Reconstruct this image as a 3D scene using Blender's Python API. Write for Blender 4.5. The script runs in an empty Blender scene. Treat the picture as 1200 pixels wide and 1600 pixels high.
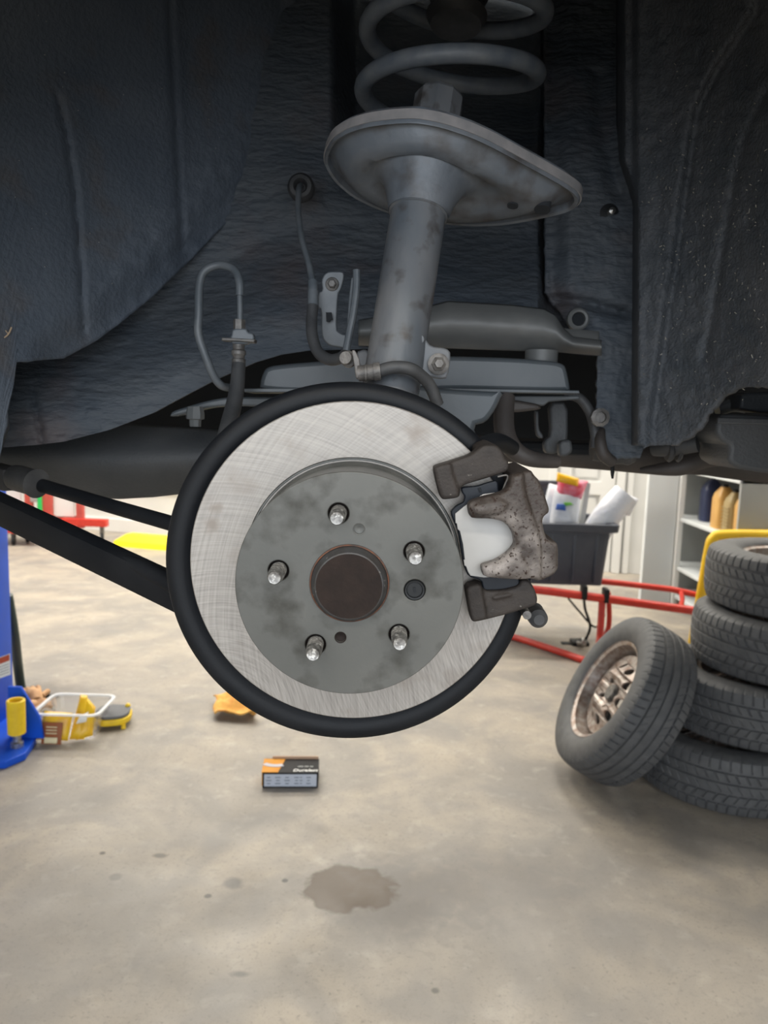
import bpy, bmesh, math, random
from mathutils import Vector, Matrix, noise
V = Vector
random.seed(7)
S = bpy.context.scene
COL = S.collection
PI = math.pi
# ------------------------------------------------------------------ camera
H = 1.36; FPX = 1200.0
cam = bpy.data.cameras.new('camera'); camo = bpy.data.objects.new('camera', cam); COL.objects.link(camo)
RM = Matrix.Rotation(math.radians(82.5), 3, 'X') @ Matrix.Rotation(math.radians(1.7), 3, 'Z')
CP = V((0, 0, H))
camo.matrix_world = Matrix.Translation(CP) @ RM.to_4x4()
cam.sensor_fit = 'VERTICAL'; cam.sensor_height = 36; cam.lens = 36 * FPX / 1600
cam.clip_start = .01
cam.dof.use_dof = True; cam.dof.focus_distance = .70; cam.dof.aperture_fstop = 10
S.camera = camo
S.view_settings.view_transform = 'Standard'; S.view_settings.look = 'None'
S.view_settings.gamma = 1; S.view_settings.use_curve_mapping = False
S.view_settings.exposure = 0.0
# ------------------------------------------------------------------ light
w = bpy.data.worlds.new('world'); S.world = w; w.use_nodes = True
w.node_tree.nodes['Background'].inputs[0].default_value = (.55, .72, 1, 1)
w.node_tree.nodes['Background'].inputs[1].default_value = .35
def area(name, loc, rot, sx, sy, power, col):
    l = bpy.data.lights.new(name, 'AREA'); l.shape = 'RECTANGLE'; l.size = sx; l.size_y = sy
    l.energy = power; l.color = col
    o = bpy.data.objects.new(name, l); COL.objects.link(o); o.location = loc; o.rotation_euler = rot
    return o
# daylight through the open garage door behind the photographer
area('door_daylight', (0, -3.4, 1.9), (math.radians(90), 0, 0), 5.0, 3.2, 205, (.89, .945, 1))
# rows of shop lights under the ceiling
for x in (-3.6, -1.2, 1.2, 3.6):
    for y, p_ in ((-2.4, 60), (5.1, 80), (7.0, 110)):
        area('shop_light', (x, y, 4.1), (0, 0, 0), 1.3, .5, p_, (1, .94, .84))

# ------------------------------------------------------------------ helpers
def ray(x, y): return RM @ V(((x - 600) / FPX, -(y - 800) / FPX, -1))
def P(x, y, d): return CP + ray(x, y) * d                # point seen at (x, y), d metres in front of the camera
def F(x, y, z=0):                                        # point of the floor (or of height z)
    r = ray(x, y); return CP + r * ((z - H) / r.z)
def isect(x, y, o, n):
    r = ray(x, y); return CP + r * ((o - CP).dot(n) / r.dot(n))
def frame(o, z, up=V((0, 0, 1))):
    z = z.normalized()
    if abs(z.dot(up.normalized())) > .999: up = V((0, 1, 0))
    y = (up - z * up.dot(z)).normalized(); x = y.cross(z)
    m = Matrix((x, y, z)).transposed().to_4x4(); m.translation = o; return m
def thing(name, label, cat, loc=(0, 0, 0), group=None, m=None):
    o = bpy.data.objects.new(name, None); COL.objects.link(o)
    o.empty_display_size = .05
    if m is not None: o.matrix_world = m
    else: o.location = loc
    o['label'] = label; o['category'] = cat
    if group: o['group'] = group
    o['_m'] = 1 if m is not None else 0
    return o
def link(o, parent):
    COL.objects.link(o)
    if parent:
        o.parent = parent
        if parent.type == 'EMPTY' and not parent.get('_m'):
            o.matrix_parent_inverse = Matrix.Translation(-V(parent.location))
    return o
def mesh(name, vs, fs, mat, parent=None, smooth=True, ang=35, fix=True):
    me = bpy.data.meshes.new(name); me.from_pydata([tuple(v) for v in vs], [], fs); me.update()
    if fix:
        b = bmesh.new(); b.from_mesh(me); bmesh.ops.recalc_face_normals(b, faces=b.faces); b.to_mesh(me); b.free()
    if smooth:
        me.shade_smooth(); me.set_sharp_from_angle(angle=math.radians(ang))
    if mat: me.materials.append(mat)
    return link(bpy.data.objects.new(name, me), parent)
def tag(o, label, cat, group=None):
    o['label'] = label; o['category'] = cat
    if group: o['group'] = group
    return o
class MB:
    """collects shapes for ONE mesh"""
    def __init__(s): s.v = []; s.f = []
    def add(s, vs, fs, m=None):
        n = len(s.v)
        s.v += [(m @ V(v)) if m is not None else V(v) for v in vs]
        s.f += [tuple(i + n for i in f) for f in fs]; return s
    def box(s, c, size, m=None, bev=0):
        b = bmesh.new(); bmesh.ops.create_cube(b, size=1)
        for v in b.verts: v.co = V((v.co.x * size[0] + c[0], v.co.y * size[1] + c[1], v.co.z * size[2] + c[2]))
        if bev: bmesh.ops.bevel(b, geom=b.edges[:], offset=bev, segments=2, affect='EDGES', profile=.6)
        b.verts.index_update(); s.add([v.co.copy() for v in b.verts], [[v.index for v in f.verts] for f in b.faces], m); b.free(); return s
    def lathe(s, prof, n=48, m=None, a0=0, a1=2 * PI, cap=True):
        full = abs(a1 - a0 - 2 * PI) < 1e-6; k = n if full else n + 1
        vs = [(r * math.cos(a0 + (a1 - a0) * i / n), r * math.sin(a0 + (a1 - a0) * i / n), z) for (r, z) in prof for i in range(k)]
        fs = []
        for j in range(len(prof) - 1):
            for i in range(n):
                i2 = (i + 1) % k
                fs.append((j * k + i, j * k + i2, (j + 1) * k + i2, (j + 1) * k + i))
        if cap and full:
            if prof[0][0] > 0: fs.append(tuple(range(k))[::-1])
            if prof[-1][0] > 0: fs.append(tuple((len(prof) - 1) * k + i for i in range(k)))
        return s.add(vs, fs, m)
    def tube(s, pts, r, n=12, closed=False, smooth=6, m=None):
        pts = [V(p) for p in pts]; rs = r if isinstance(r, (list, tuple)) else [r] * len(pts)
        P2 = []; R2 = []; L = len(pts)
        if smooth > 1 and L > 2:
            for i in range(L if closed else L - 1):
                g = (lambda k: pts[k % L]) if closed else (lambda k: pts[max(0, min(L - 1, k))])
                a, b, c, d = g(i - 1), g(i), g(i + 1), g(i + 2)
                for q in range(smooth):
                    t = q / smooth
                    P2.append(.5 * ((2 * b) + (c - a) * t + (2 * a - 5 * b + 4 * c - d) * t * t + (3 * b - a - 3 * c + d) * t ** 3))
                    R2.append(rs[i] * (1 - t) + rs[(i + 1) % L] * t)
            if not closed: P2.append(pts[-1]); R2.append(rs[-1])
        else: P2 = pts; R2 = list(rs)
        N = len(P2); vs = []; T = []
        for i in range(N):
            a = P2[(i - 1) % N] if closed else P2[max(0, i - 1)]; b = P2[(i + 1) % N] if closed else P2[min(N - 1, i + 1)]
            T.append((b - a).normalized())
        u = T[0].orthogonal().normalized()
        for i in range(N):
            u = (u - T[i] * u.dot(T[i])).normalized(); w_ = T[i].cross(u)
            for k in range(n):
                a = 2 * PI * k / n; vs.append(P2[i] + (u * math.cos(a) + w_ * math.sin(a)) * R2[i])
        fs = [(i * n + k, i * n + (k + 1) % n, ((i + 1) % N) * n + (k + 1) % n, ((i + 1) % N) * n + k) for i in range(N if closed else N - 1) for k in range(n)]
        if not closed: fs += [tuple(range(n))[::-1], tuple((N - 1) * n + k for k in range(n))]
        return s.add(vs, fs, m)
    def build(s, name, mat, parent=None, smooth=True, ang=35): return mesh(name, s.v, s.f, mat, parent, smooth, ang)
def plate_mesh(loops, z0, z1, bev=0.0, res=2):
    """flat plate with holes: first loop is the outline, the others are holes; between z0 and z1"""
    c = bpy.data.curves.new('t', 'CURVE'); c.dimensions = '2D'; c.fill_mode = 'BOTH'
    c.extrude = max(1e-5, abs(z1 - z0) / 2 - bev); c.bevel_depth = bev; c.bevel_resolution = res; c.offset = -bev
    for lp in loops:
        sp = c.splines.new('POLY'); sp.points.add(len(lp) - 1)
        for p, q in zip(sp.points, lp): p.co = (q[0], q[1], 0, 1)
        sp.use_cyclic_u = True
    o = bpy.data.objects.new('t', c); COL.objects.link(o)
    dg = bpy.context.evaluated_depsgraph_get(); dg.update()
    me = bpy.data.meshes.new_from_object(o.evaluated_get(dg))
    vs = [V((v.co.x, v.co.y, v.co.z + (z0 + z1) / 2)) for v in me.vertices]; fs = [tuple(p.vertices) for p in me.polygons]
    bpy.data.objects.remove(o); bpy.data.curves.remove(c); bpy.data.meshes.remove(me)
    return vs, fs
def circ(cx, cy, r, n=32): return [(cx + r * math.cos(2 * PI * i / n), cy + r * math.sin(2 * PI * i / n)) for i in range(n)]
def rnd(lp, k=2):
    """Chaikin corner cutting"""
    for _ in range(k):
        q = []
        for i in range(len(lp)):
            a, b = lp[i], lp[(i + 1) % len(lp)]
            q += [(a[0] * .8 + b[0] * .2, a[1] * .8 + b[1] * .2), (a[0] * .2 + b[0] * .8, a[1] * .2 + b[1] * .8)]
        lp = q
    return lp
def pplate(pxs, d, thick, bev=.0015, k=1, nrm=None, mb=None):
    """plate whose outline is given as seen points on the plane d metres away (facing the camera unless nrm)"""
    o = P(sum(p[0] for p in pxs) / len(pxs), sum(p[1] for p in pxs) / len(pxs), d)
    n = nrm if nrm is not None else V((0, -1, 0))
    m = frame(o, n); mi = m.inverted()
    lp = [(mi @ isect(x, y, o, n)).to_2d()[:] for x, y in pxs]
    vs, fs = plate_mesh([rnd(lp, k) if k else lp], -thick, 0, bev)
    mb = mb or MB(); mb.add(vs, fs, m); return mb
def interp(tab, x):
    if x <= tab[0][0]: return tab[0][1]
    for (a, p), (b, q) in zip(tab, tab[1:]):
        if x <= b: return p + (q - p) * (x - a) / (b - a)
    return tab[-1][1]
def sstep(a, b, x):
    t = max(0, min(1, (x - a) / (b - a))); return t * t * (3 - 2 * t)
def pdist(x, y, pl):
    best = 1e9
    for (ax, ay), (bx, by) in zip(pl, pl[1:]):
        dx, dy = bx - ax, by - ay; t = max(0, min(1, ((x - ax) * dx + (y - ay) * dy) / (dx * dx + dy * dy)))
        best = min(best, math.hypot(x - ax - dx * t, y - ay - dy * t))
    return best
def groove(x, y, pl, wd, amp):
    q = pdist(x, y, pl) / wd; return amp * math.exp(-q * q) if q < 3 else 0
def panel(name, mat, parent, xs, top, bot, dfun, nx, ny, left=None, thick=.006, curl=0):
    """pressed sheet panel: xs=(x0,x1), top(x)/bot(x) limits, dfun gives its distance; curl bends the lower edge inwards"""
    vs = []; fs = []
    for j in range(ny + 1):
        t = j / ny
        for i in range(nx + 1):
            s = i / nx; x = xs[0] + (xs[1] - xs[0]) * s; T = interp(top, x); B = interp(bot, x); y = T + (B - T) * t
            if left: x += (interp(left, y) - xs[0]) * (1 - s)
            vs.append(P(x, y, dfun(x, y)))
    if curl:
        for k in range(1, 5):
            for i in range(nx + 1):
                p = vs[ny * (nx + 1) + i]; a = k / 4 * PI / 2
                vs.append(p + V((0, curl * math.sin(a) * .6, curl * (1 - math.cos(a)) - curl * .15 * math.sin(a))))
        ny += 4
    for j in range(ny):
        for i in range(nx):
            a = j * (nx + 1) + i; fs.append((a, a + nx + 1, a + nx + 2, a + 1))
    o = mesh(name, vs, fs, mat, parent, ang=60, fix=False)
    sm = o.modifiers.new('thickness', 'SOLIDIFY'); sm.thickness = thick; sm.offset = -1
    return o
# ------------------------------------------------------------------ materials
def nn(nt, t, **kw):
    n = nt.nodes.new(t)
    for k, v in kw.items(): setattr(n, k, v)
    return n
def M(name, c, c2=None, rough=.6, metal=0, scale=12, bump=0, bscale=150, detail=6, stretch=None, r2=None, spec=.5,
      c3=None, s3=40, t3=.62, w3=.06, alpha=None, trans=0, emit=0, coat=0, bdist=.002, contrast=.18, wear=None):
    m = bpy.data.materials.new(name); m.use_nodes = True; nt = m.node_tree; L = nt.links.new
    B = nt.nodes['Principled BSDF']; tc = nn(nt, 'ShaderNodeTexCoord'); mp = nn(nt, 'ShaderNodeMapping')
    L(tc.outputs['Object'], mp.inputs[0])
    if stretch: mp.inputs['Scale'].default_value = stretch
    B.inputs['Base Color'].default_value = (*c, 1); B.inputs['Roughness'].default_value = rough; B.inputs['Metallic'].default_value = metal
    B.inputs['Specular IOR Level'].default_value = spec; B.inputs['Coat Weight'].default_value = coat
    col = None
    if c2:
        n = nn(nt, 'ShaderNodeTexNoise'); n.inputs['Scale'].default_value = scale; n.inputs['Detail'].default_value = detail
        L(mp.outputs[0], n.inputs['Vector'])
        r = nn(nt, 'ShaderNodeMapRange'); r.inputs[1].default_value = .5 - contrast; r.inputs[2].default_value = .5 + contrast; L(n.outputs[0], r.inputs[0])
        x = nn(nt, 'ShaderNodeMix', data_type='RGBA'); x.inputs[6].default_value = (*c, 1); x.inputs[7].default_value = (*c2, 1)
        L(r.outputs[0], x.inputs[0]); col = x.outputs[2]
        if wear:
            dn = nn(nt, 'ShaderNodeVectorMath', operation='DISTANCE'); dn.inputs[1].default_value = wear[:3]; L(tc.outputs['Object'], dn.inputs[0])
            n2 = nn(nt, 'ShaderNodeTexNoise'); n2.inputs['Scale'].default_value = 60; n2.inputs['Detail'].default_value = 6; L(tc.outputs['Object'], n2.inputs['Vector'])
            ad = nn(nt, 'ShaderNodeMath', operation='MULTIPLY_ADD'); ad.inputs[1].default_value = .045; L(n2.outputs[0], ad.inputs[0]); L(dn.outputs['Value'], ad.inputs[2])
            wr_ = nn(nt, 'ShaderNodeMapRange'); wr_.inputs[1].default_value = wear[3]; wr_.inputs[2].default_value = wear[3] + .028; wr_.inputs[3].default_value = 1; wr_.inputs[4].default_value = .04; L(ad.outputs[0], wr_.inputs[0])
            mu = nn(nt, 'ShaderNodeMath', operation='MULTIPLY'); L(r.outputs[0], mu.inputs[0]); L(wr_.outputs[0], mu.inputs[1]); L(mu.outputs[0], x.inputs[0])
        if r2 is not None:
            q = nn(nt, 'ShaderNodeMapRange'); q.inputs[3].default_value = rough; q.inputs[4].default_value = r2; L(r.outputs[0], q.inputs[0]); L(q.outputs[0], B.inputs['Roughness'])
    if c3:
        n = nn(nt, 'ShaderNodeTexNoise'); n.inputs['Scale'].default_value = s3; n.inputs['Detail'].default_value = 5
        L(tc.outputs['Object'], n.inputs['Vector'])
        r = nn(nt, 'ShaderNodeMapRange'); r.inputs[1].default_value = t3 - w3; r.inputs[2].default_value = t3 + w3; L(n.outputs[0], r.inputs[0])
        x = nn(nt, 'ShaderNodeMix', data_type='RGBA'); x.inputs[7].default_value = (*c3, 1)
        if col: L(col, x.inputs[6])
        else: x.inputs[6].default_value = (*c, 1)
        L(r.outputs[0], x.inputs[0]); col = x.outputs[2]
    if col: L(col, B.inputs['Base Color'])
    if bump:
        n = nn(nt, 'ShaderNodeTexNoise'); n.inputs['Scale'].default_value = bscale; n.inputs['Detail'].default_value = 5; L(mp.outputs[0], n.inputs['Vector'])
        b = nn(nt, 'ShaderNodeBump'); b.inputs['Strength'].default_value = bump; b.inputs['Distance'].default_value = bdist
        L(n.outputs[0], b.inputs['Height']); L(b.outputs[0], B.inputs['Normal'])
    if alpha is not None: B.inputs['Alpha'].default_value = alpha
    if trans: B.inputs['Transmission Weight'].default_value = trans; B.inputs['IOR'].default_value = 1.3
    if emit: B.inputs['Emission Color'].default_value = (*c, 1); B.inputs['Emission Strength'].default_value = emit
    return m
def flat(name, c, rough=.6, metal=0, **k): return M(name, c, rough=rough, metal=metal, **k)
m_coat = M('undercoat', (.058, .074, .098), (.082, .098, .122), rough=.75, r2=.6, scale=9, bump=.55, bscale=170, c3=(.075, .072, .075), s3=14, t3=.66, w3=.1, bdist=.003)  # blue of cool light and haze is mixed into the undercoat colour
m_coat2 = M('undercoat_smooth', (.050, .062, .078), (.076, .086, .098), rough=.65, scale=9, bump=.65, bscale=44, stretch=(1, 1, 2.8), c3=(.085, .068, .068), s3=6, t3=.66, w3=.1, bdist=.008)
m_coatg = M('undercoat_gritty', (.050, .058, .068), (.078, .083, .092), rough=.7, scale=16, bump=.8, bscale=260, bdist=.003, c3=(.10, .09, .08), s3=300, t3=.68, w3=.03)
m_rail = M('grey_rail', (.075, .082, .085), (.13, .13, .125), rough=.5, scale=10, bump=.15, bscale=120)
m_arm = M('grey_arm', (.052, .062, .070), (.078, .086, .092), rough=.45, scale=12, bump=.1, bscale=160)
m_strut = M('strut_paint', (.068, .078, .090), (.125, .124, .126), rough=.42, r2=.6, scale=22, bump=.15, bscale=140, stretch=(1, 1, .35), c3=(.045, .04, .038), s3=45, t3=.62, w3=.08)
m_seat = M('spring_seat_paint', (.075, .088, .104), (.115, .122, .132), rough=.4, r2=.55, scale=16, bump=.2, bscale=150, c3=(.05, .046, .045), s3=30, t3=.6, w3=.1)
m_rubber = M('old_rubber', (.030, .031, .033), (.055, .055, .056), rough=.6, scale=40, bump=.15, bscale=300)
m_line = M('brake_line_coating', (.075, .088, .10), (.12, .13, .14), rough=.45, scale=40)
m_fit = M('zinc_fitting', (.22, .22, .21), (.10, .09, .08), rough=.35, metal=.7, scale=120)
m_dirty = M('dirty_steel', (.075, .070, .066), (.16, .15, .14), rough=.5, metal=.3, scale=90, bump=.3, bscale=300)
m_bolt = M('bright_bolt', (.55, .55, .53), (.3, .29, .27), rough=.3, metal=.9, scale=120)
m_black = M('black_plastic', (.010, .011, .012), rough=.5, spec=.3)
m_armblk = M('black_arm_paint', (.004, .005, .007), (.010, .011, .013), rough=.6, scale=14, spec=.2)
m_shield = M('black_shield_paint', (.004, .005, .007), (.008, .009, .011), spec=.22, rough=.5, r2=.6, scale=18, bump=.08, bscale=400)
m_under = M('tank_metal', (.035, .04, .045), (.06, .062, .065), rough=.55, scale=8, bump=.4, bscale=250)
m_pipe = M('exhaust_pipe', (.030, .026, .024), (.06, .05, .045), rough=.6, scale=16, bump=.3, bscale=120)
m_void = flat('void_shade_black', (.008, .010, .013), .9)  # near-black colour stands for the shade in gaps, holes and slots
m_cast = M('cast_iron', (.060, .053, .048), (.040, .036, .033), rough=.6, scale=60, bump=.5, bscale=420, bdist=.0012)
m_calip = M('caliper_cast_iron', (.042, .033, .028), (.26, .23, .21), spec=.3, rough=.5, scale=40, detail=12, bump=.6, bscale=380, bdist=.001, c3=(.030, .018, .014), s3=330, t3=.60, w3=.03, contrast=.14, wear=(.126, .014, .04, .048))
m_bracket = M('bracket_cast_iron', (.026, .022, .020), (.040, .033, .029), spec=.25, rough=.6, scale=50, bump=.45, bscale=420, bdist=.0012, c3=(.22, .20, .18), s3=160, t3=.73, w3=.03)
m_shim = M('pad_shim', (.42, .408, .39), (.38, .37, .355), rough=.6, scale=30)
m_clip = M('black_pad_plate', (.008, .010, .015), (.014, .017, .022), spec=.25, rough=.45, scale=60)
m_hub = M('hub_face', (.012, .009, .008), (.024, .016, .013), rough=.6, metal=.0, spec=.12, scale=40, bump=.1, bscale=300)
m_rust = M('rusty_edge', (.16, .06, .03), (.05, .035, .03), rough=.8, scale=160)
m_stud = M('stud_steel', (.34, .33, .31), (.12, .115, .11), rough=.4, metal=.75, scale=260, c3=(.62, .61, .58), s3=300, t3=.6, w3=.05)
m_hat = M('hat_coating', (.082, .083, .077), (.112, .111, .103), rough=.45, r2=.52, metal=.3, spec=.35, scale=9, c3=(.040, .039, .033), s3=34, t3=.60, w3=.11, bump=.04, bscale=300)
m_white = M('white_paint', (.78, .78, .76), rough=.5)
m_wall = M('white_wall', (.74, .74, .72), (.68, .68, .66), rough=.7, scale=3)
m_blue = M('blue_lift_paint', (.006, .085, .62), (.008, .075, .52), rough=.45, scale=6, spec=.25)
m_yel = M('yellow_paint', (.80, .52, .01), (.72, .44, .01), rough=.45, scale=12)
m_yelpl = M('yellow_plastic', (.85, .60, .02), (.75, .50, .015), rough=.5, scale=30)
m_red = M('red_tube_paint', (.62, .045, .025), (.52, .03, .02), rough=.35, scale=20)
m_redf = M('faded_red_paint', (.55, .10, .07), (.45, .06, .05), rough=.5, scale=10)
m_tyre = M('tyre_rubber', (.060, .062, .066), (.085, .087, .090), rough=.62, scale=30, bump=.15, bscale=500)
m_rim = M('worn_wheel_metal', (.42, .39, .36), (.20, .13, .10), rough=.45, metal=.5, scale=40)
m_orange = flat('orange_plastic', (.75, .13, .03), .5)
m_wood = M('shelf_board', (.38, .14, .05), (.30, .10, .04), rough=.6, scale=8)
m_cab = M('grey_cabinet', (.36, .37, .36), (.32, .33, .32), rough=.5, scale=5)
m_cabw = M('white_cabinet', (.66, .69, .70), rough=.45)
m_tan = M('leather', (.42, .22, .10), (.60, .36, .18), rough=.75, scale=30, bump=.4, bscale=80)
m_rag = M('yellow_cloth', (.80, .48, .12), (.62, .27, .06), rough=.9, scale=16, bump=.4, bscale=120)
m_bin = M('grey_bin_plastic', (.055, .062, .080), (.066, .074, .092), rough=.42, scale=20)
def scratched(name):
    m = bpy.data.materials.new(name); m.use_nodes = True; nt = m.node_tree; L = nt.links.new
    B = nt.nodes['Principled BSDF']; tc = nn(nt, 'ShaderNodeTexCoord'); B.inputs['Metallic'].default_value = .55
    facs = []
    for k, (px_, py_) in enumerate(((.16, -.06), (-.12, -.14))):
        d = nn(nt, 'ShaderNodeVectorMath', operation='SUBTRACT'); d.inputs[1].default_value = (px_, py_, 0); L(tc.outputs['Object'], d.inputs[0])
        ln = nn(nt, 'ShaderNodeVectorMath', operation='LENGTH'); L(d.outputs[0], ln.inputs[0])
        sp = nn(nt, 'ShaderNodeSeparateXYZ'); L(d.outputs[0], sp.inputs[0])
        at = nn(nt, 'ShaderNodeMath', operation='ARCTAN2'); L(sp.outputs[1], at.inputs[0]); L(sp.outputs[0], at.inputs[1])
        cb = nn(nt, 'ShaderNodeCombineXYZ')
        a = nn(nt, 'ShaderNodeMath', operation='MULTIPLY'); a.inputs[1].default_value = 520 + 160 * k; L(ln.outputs['Value'], a.inputs[0])
        b = nn(nt, 'ShaderNodeMath', operation='MULTIPLY'); b.inputs[1].default_value = 3.0; L(at.outputs[0], b.inputs[0])
        L(a.outputs[0], cb.inputs[0]); L(b.outputs[0], cb.inputs[1]); cb.inputs[2].default_value = k * 7.3
        n = nn(nt, 'ShaderNodeTexNoise'); n.inputs['Scale'].default_value = 1; n.inputs['Detail'].default_value = 2; L(cb.outputs[0], n.inputs['Vector']); facs.append(n.outputs[0])
    s = facs[0]
    for f in facs[1:]:
        a = nn(nt, 'ShaderNodeMath', operation='ADD'); L(s, a.inputs[0]); L(f, a.inputs[1]); s = a.outputs[0]
    r = nn(nt, 'ShaderNodeMapRange'); r.inputs[1].default_value = .70; r.inputs[2].default_value = 1.30; L(s, r.inputs[0])
    cl = nn(nt, 'ShaderNodeMix', data_type='RGBA'); cl.inputs[6].default_value = (.22, .203, .186, 1); cl.inputs[7].default_value = (.36, .336, .308, 1); L(r.outputs[0], cl.inputs[0])
    # smudges of fingerprints and rub marks
    n = nn(nt, 'ShaderNodeTexNoise'); n.inputs['Scale'].default_value = 24; n.inputs['Detail'].default_value = 6; L(tc.outputs['Object'], n.inputs['Vector'])
    q = nn(nt, 'ShaderNodeMapRange'); q.inputs[1].default_value = .57; q.inputs[2].default_value = .74; q.inputs[4].default_value = .65; L(n.outputs[0], q.inputs[0])
    mx = q.outputs[0]
    for sx_, sy_, sr in ((.057, .117, .011), (-.124, .036, .008), (-.106, .077, .003), (-.120, .052, .006)):
        dn = nn(nt, 'ShaderNodeVectorMath', operation='DISTANCE'); dn.inputs[1].default_value = (sx_, sy_, 0); L(tc.outputs['Object'], dn.inputs[0])
        n5 = nn(nt, 'ShaderNodeTexNoise'); n5.inputs['Scale'].default_value = 110; n5.inputs['Detail'].default_value = 5; L(tc.outputs['Object'], n5.inputs['Vector'])
        ad = nn(nt, 'ShaderNodeMath', operation='MULTIPLY_ADD'); ad.inputs[1].default_value = sr * 2; L(n5.outputs[0], ad.inputs[0]); L(dn.outputs['Value'], ad.inputs[2])
        rg_ = nn(nt, 'ShaderNodeMapRange'); rg_.inputs[1].default_value = sr * 1.2; rg_.inputs[2].default_value = sr * 2.3; rg_.inputs[3].default_value = .8; rg_.inputs[4].default_value = 0; L(ad.outputs[0], rg_.inputs[0])
        m_ = nn(nt, 'ShaderNodeMath', operation='MAXIMUM'); L(mx, m_.inputs[0]); L(rg_.outputs[0], m_.inputs[1]); mx = m_.outputs[0]
    c2 = nn(nt, 'ShaderNodeMix', data_type='RGBA'); c2.inputs[7].default_value = (.20, .17, .145, 1); L(cl.outputs[2], c2.inputs[6]); L(mx, c2.inputs[0]); L(c2.outputs[2], B.inputs['Base Color'])
    rr = nn(nt, 'ShaderNodeMapRange'); rr.inputs[3].default_value = .42; rr.inputs[4].default_value = .56; L(r.outputs[0], rr.inputs[0]); L(rr.outputs[0], B.inputs['Roughness'])
    bp = nn(nt, 'ShaderNodeBump'); bp.inputs['Strength'].default_value = .12; bp.inputs['Distance'].default_value = .0004; L(s, bp.inputs['Height']); L(bp.outputs[0], B.inputs['Normal'])
    return m
m_disc = scratched('ground_steel')
def concrete():
    m = bpy.data.materials.new('concrete_floor'); m.use_nodes = True; nt = m.node_tree; L = nt.links.new
    B = nt.nodes['Principled BSDF']; tc = nn(nt, 'ShaderNodeTexCoord')
    def nz(sc, det, dist=0, dim=None):
        n = nn(nt, 'ShaderNodeTexNoise'); n.inputs['Scale'].default_value = sc; n.inputs['Detail'].default_value = det; n.inputs['Distortion'].default_value = dist
        L(tc.outputs['Object'], n.inputs['Vector']); return n.outputs[0]
    def rng(s, a, b, c=0, d=1):
        r = nn(nt, 'ShaderNodeMapRange'); L(s, r.inputs[0])
        for i, v in zip((1, 2, 3, 4), (a, b, c, d)): r.inputs[i].default_value = v
        return r.outputs[0]
    def mix(f, a, b):
        x = nn(nt, 'ShaderNodeMix', data_type='RGBA')
        if isinstance(f, float): x.inputs[0].default_value = f
        else: L(f, x.inputs[0])
        for i, v in ((6, a), (7, b)):
            if isinstance(v, tuple): x.inputs[i].default_value = (*v, 1)
            else: L(v, x.inputs[i])
        return x.outputs[2]
    c = mix(rng(nz(2.8, 11, .9), .34, .68), (.235, .215, .19), (.38, .33, .265))
    c = mix(rng(nz(5, 9, .6), .50, .72, 0, .55), c, (.22, .205, .19))
    c = mix(rng(nz(14, 6, .2), .56, .74, 0, .45), c, (.45, .41, .35))
    c = mix(rng(nz(90, 4), .60, .70, 0, .6), c, (.15, .14, .13))
    c = mix(rng(nz(2.6, 10, 1.2), .52, .64, 0, .5), c, (.20, .19, .18))
    c = mix(rng(nz(260, 3), .58, .74, 0, .55), c, (.13, .125, .115))
    c = mix(rng(nz(32, 7, 1.5), .57, .66, 0, .35), c, (.20, .185, .165))
    def spot(x, y, r0, r1, col, amt, sx=1.0):
        nonlocal c
        o = F(x, y)
        d = nn(nt, 'ShaderNodeVectorMath', operation='SUBTRACT'); d.inputs[1].default_value = o; L(tc.outputs['Object'], d.inputs[0])
        sc = nn(nt, 'ShaderNodeVectorMath', operation='MULTIPLY'); sc.inputs[1].default_value = (1 / sx, 1, 0); L(d.outputs[0], sc.inputs[0])
        ln = nn(nt, 'ShaderNodeVectorMath', operation='LENGTH'); L(sc.outputs[0], ln.inputs[0])
        n = nz(16, 6, .5)
        a = nn(nt, 'ShaderNodeMath', operation='MULTIPLY_ADD'); a.inputs[1].default_value = r1 * .9; L(n, a.inputs[0]); L(ln.outputs['Value'], a.inputs[2])
        sub = nn(nt, 'ShaderNodeMath', operation='SUBTRACT'); L(a.outputs[0], sub.inputs[0]); sub.inputs[1].default_value = r1 * .45
        c = mix(rng(sub.outputs[0], r0, r1, amt, 0), c, col)
    spot(610, 1400, .10, .22, (.13, .12, .11), .65, 1.5)
    spot(760, 1385, .08, .28, (.13, .12, .115), .6, 1.7)
    spot(365, 1380, .02, .035, (.16, .155, .15), .8)
    spot(180, 1370, .012, .022, (.12, .11, .10), .8)
    spot(445, 1376, .006, .011, (.03, .03, .03), .9)
    spot(605, 1390, .007, .013, (.03, .03, .03), .9)
    spot(325, 1400, .006, .012, (.04, .035, .03), .9)
    spot(160, 1333, .006, .012, (.05, .04, .03), .9)
    spot(250, 1337, .010, .016, (.10, .09, .08), .8, 1.8)
    spot(680, 1548, .008, .014, (.08, .075, .07), .8)
    spot(375, 1522, .006, .014, (.10, .095, .09), .8, 2.2)
    spot(100, 1440, .1, .5, (.21, .20, .19), .45, 1.4)
    spot(548, 1388, .098, .114, (.070, .046, .026), .95, 1.25)
    spot(900, 1450, .1, .5, (.22, .205, .19), .35, 1.4)
    spot(60, 1083, .05, .20, (.10, .09, .085), .7, 1.8)
    L(c, B.inputs['Base Color'])
    L(rng(nz(4, 6), .3, .7, .42, .62), B.inputs['Roughness'])
    bp = nn(nt, 'ShaderNodeBump'); bp.inputs['Strength'].default_value = .15; bp.inputs['Distance'].default_value = .003; L(nz(60, 6), bp.inputs['Height']); L(bp.outputs[0], B.inputs['Normal'])
    return m
m_floor = concrete()

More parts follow.
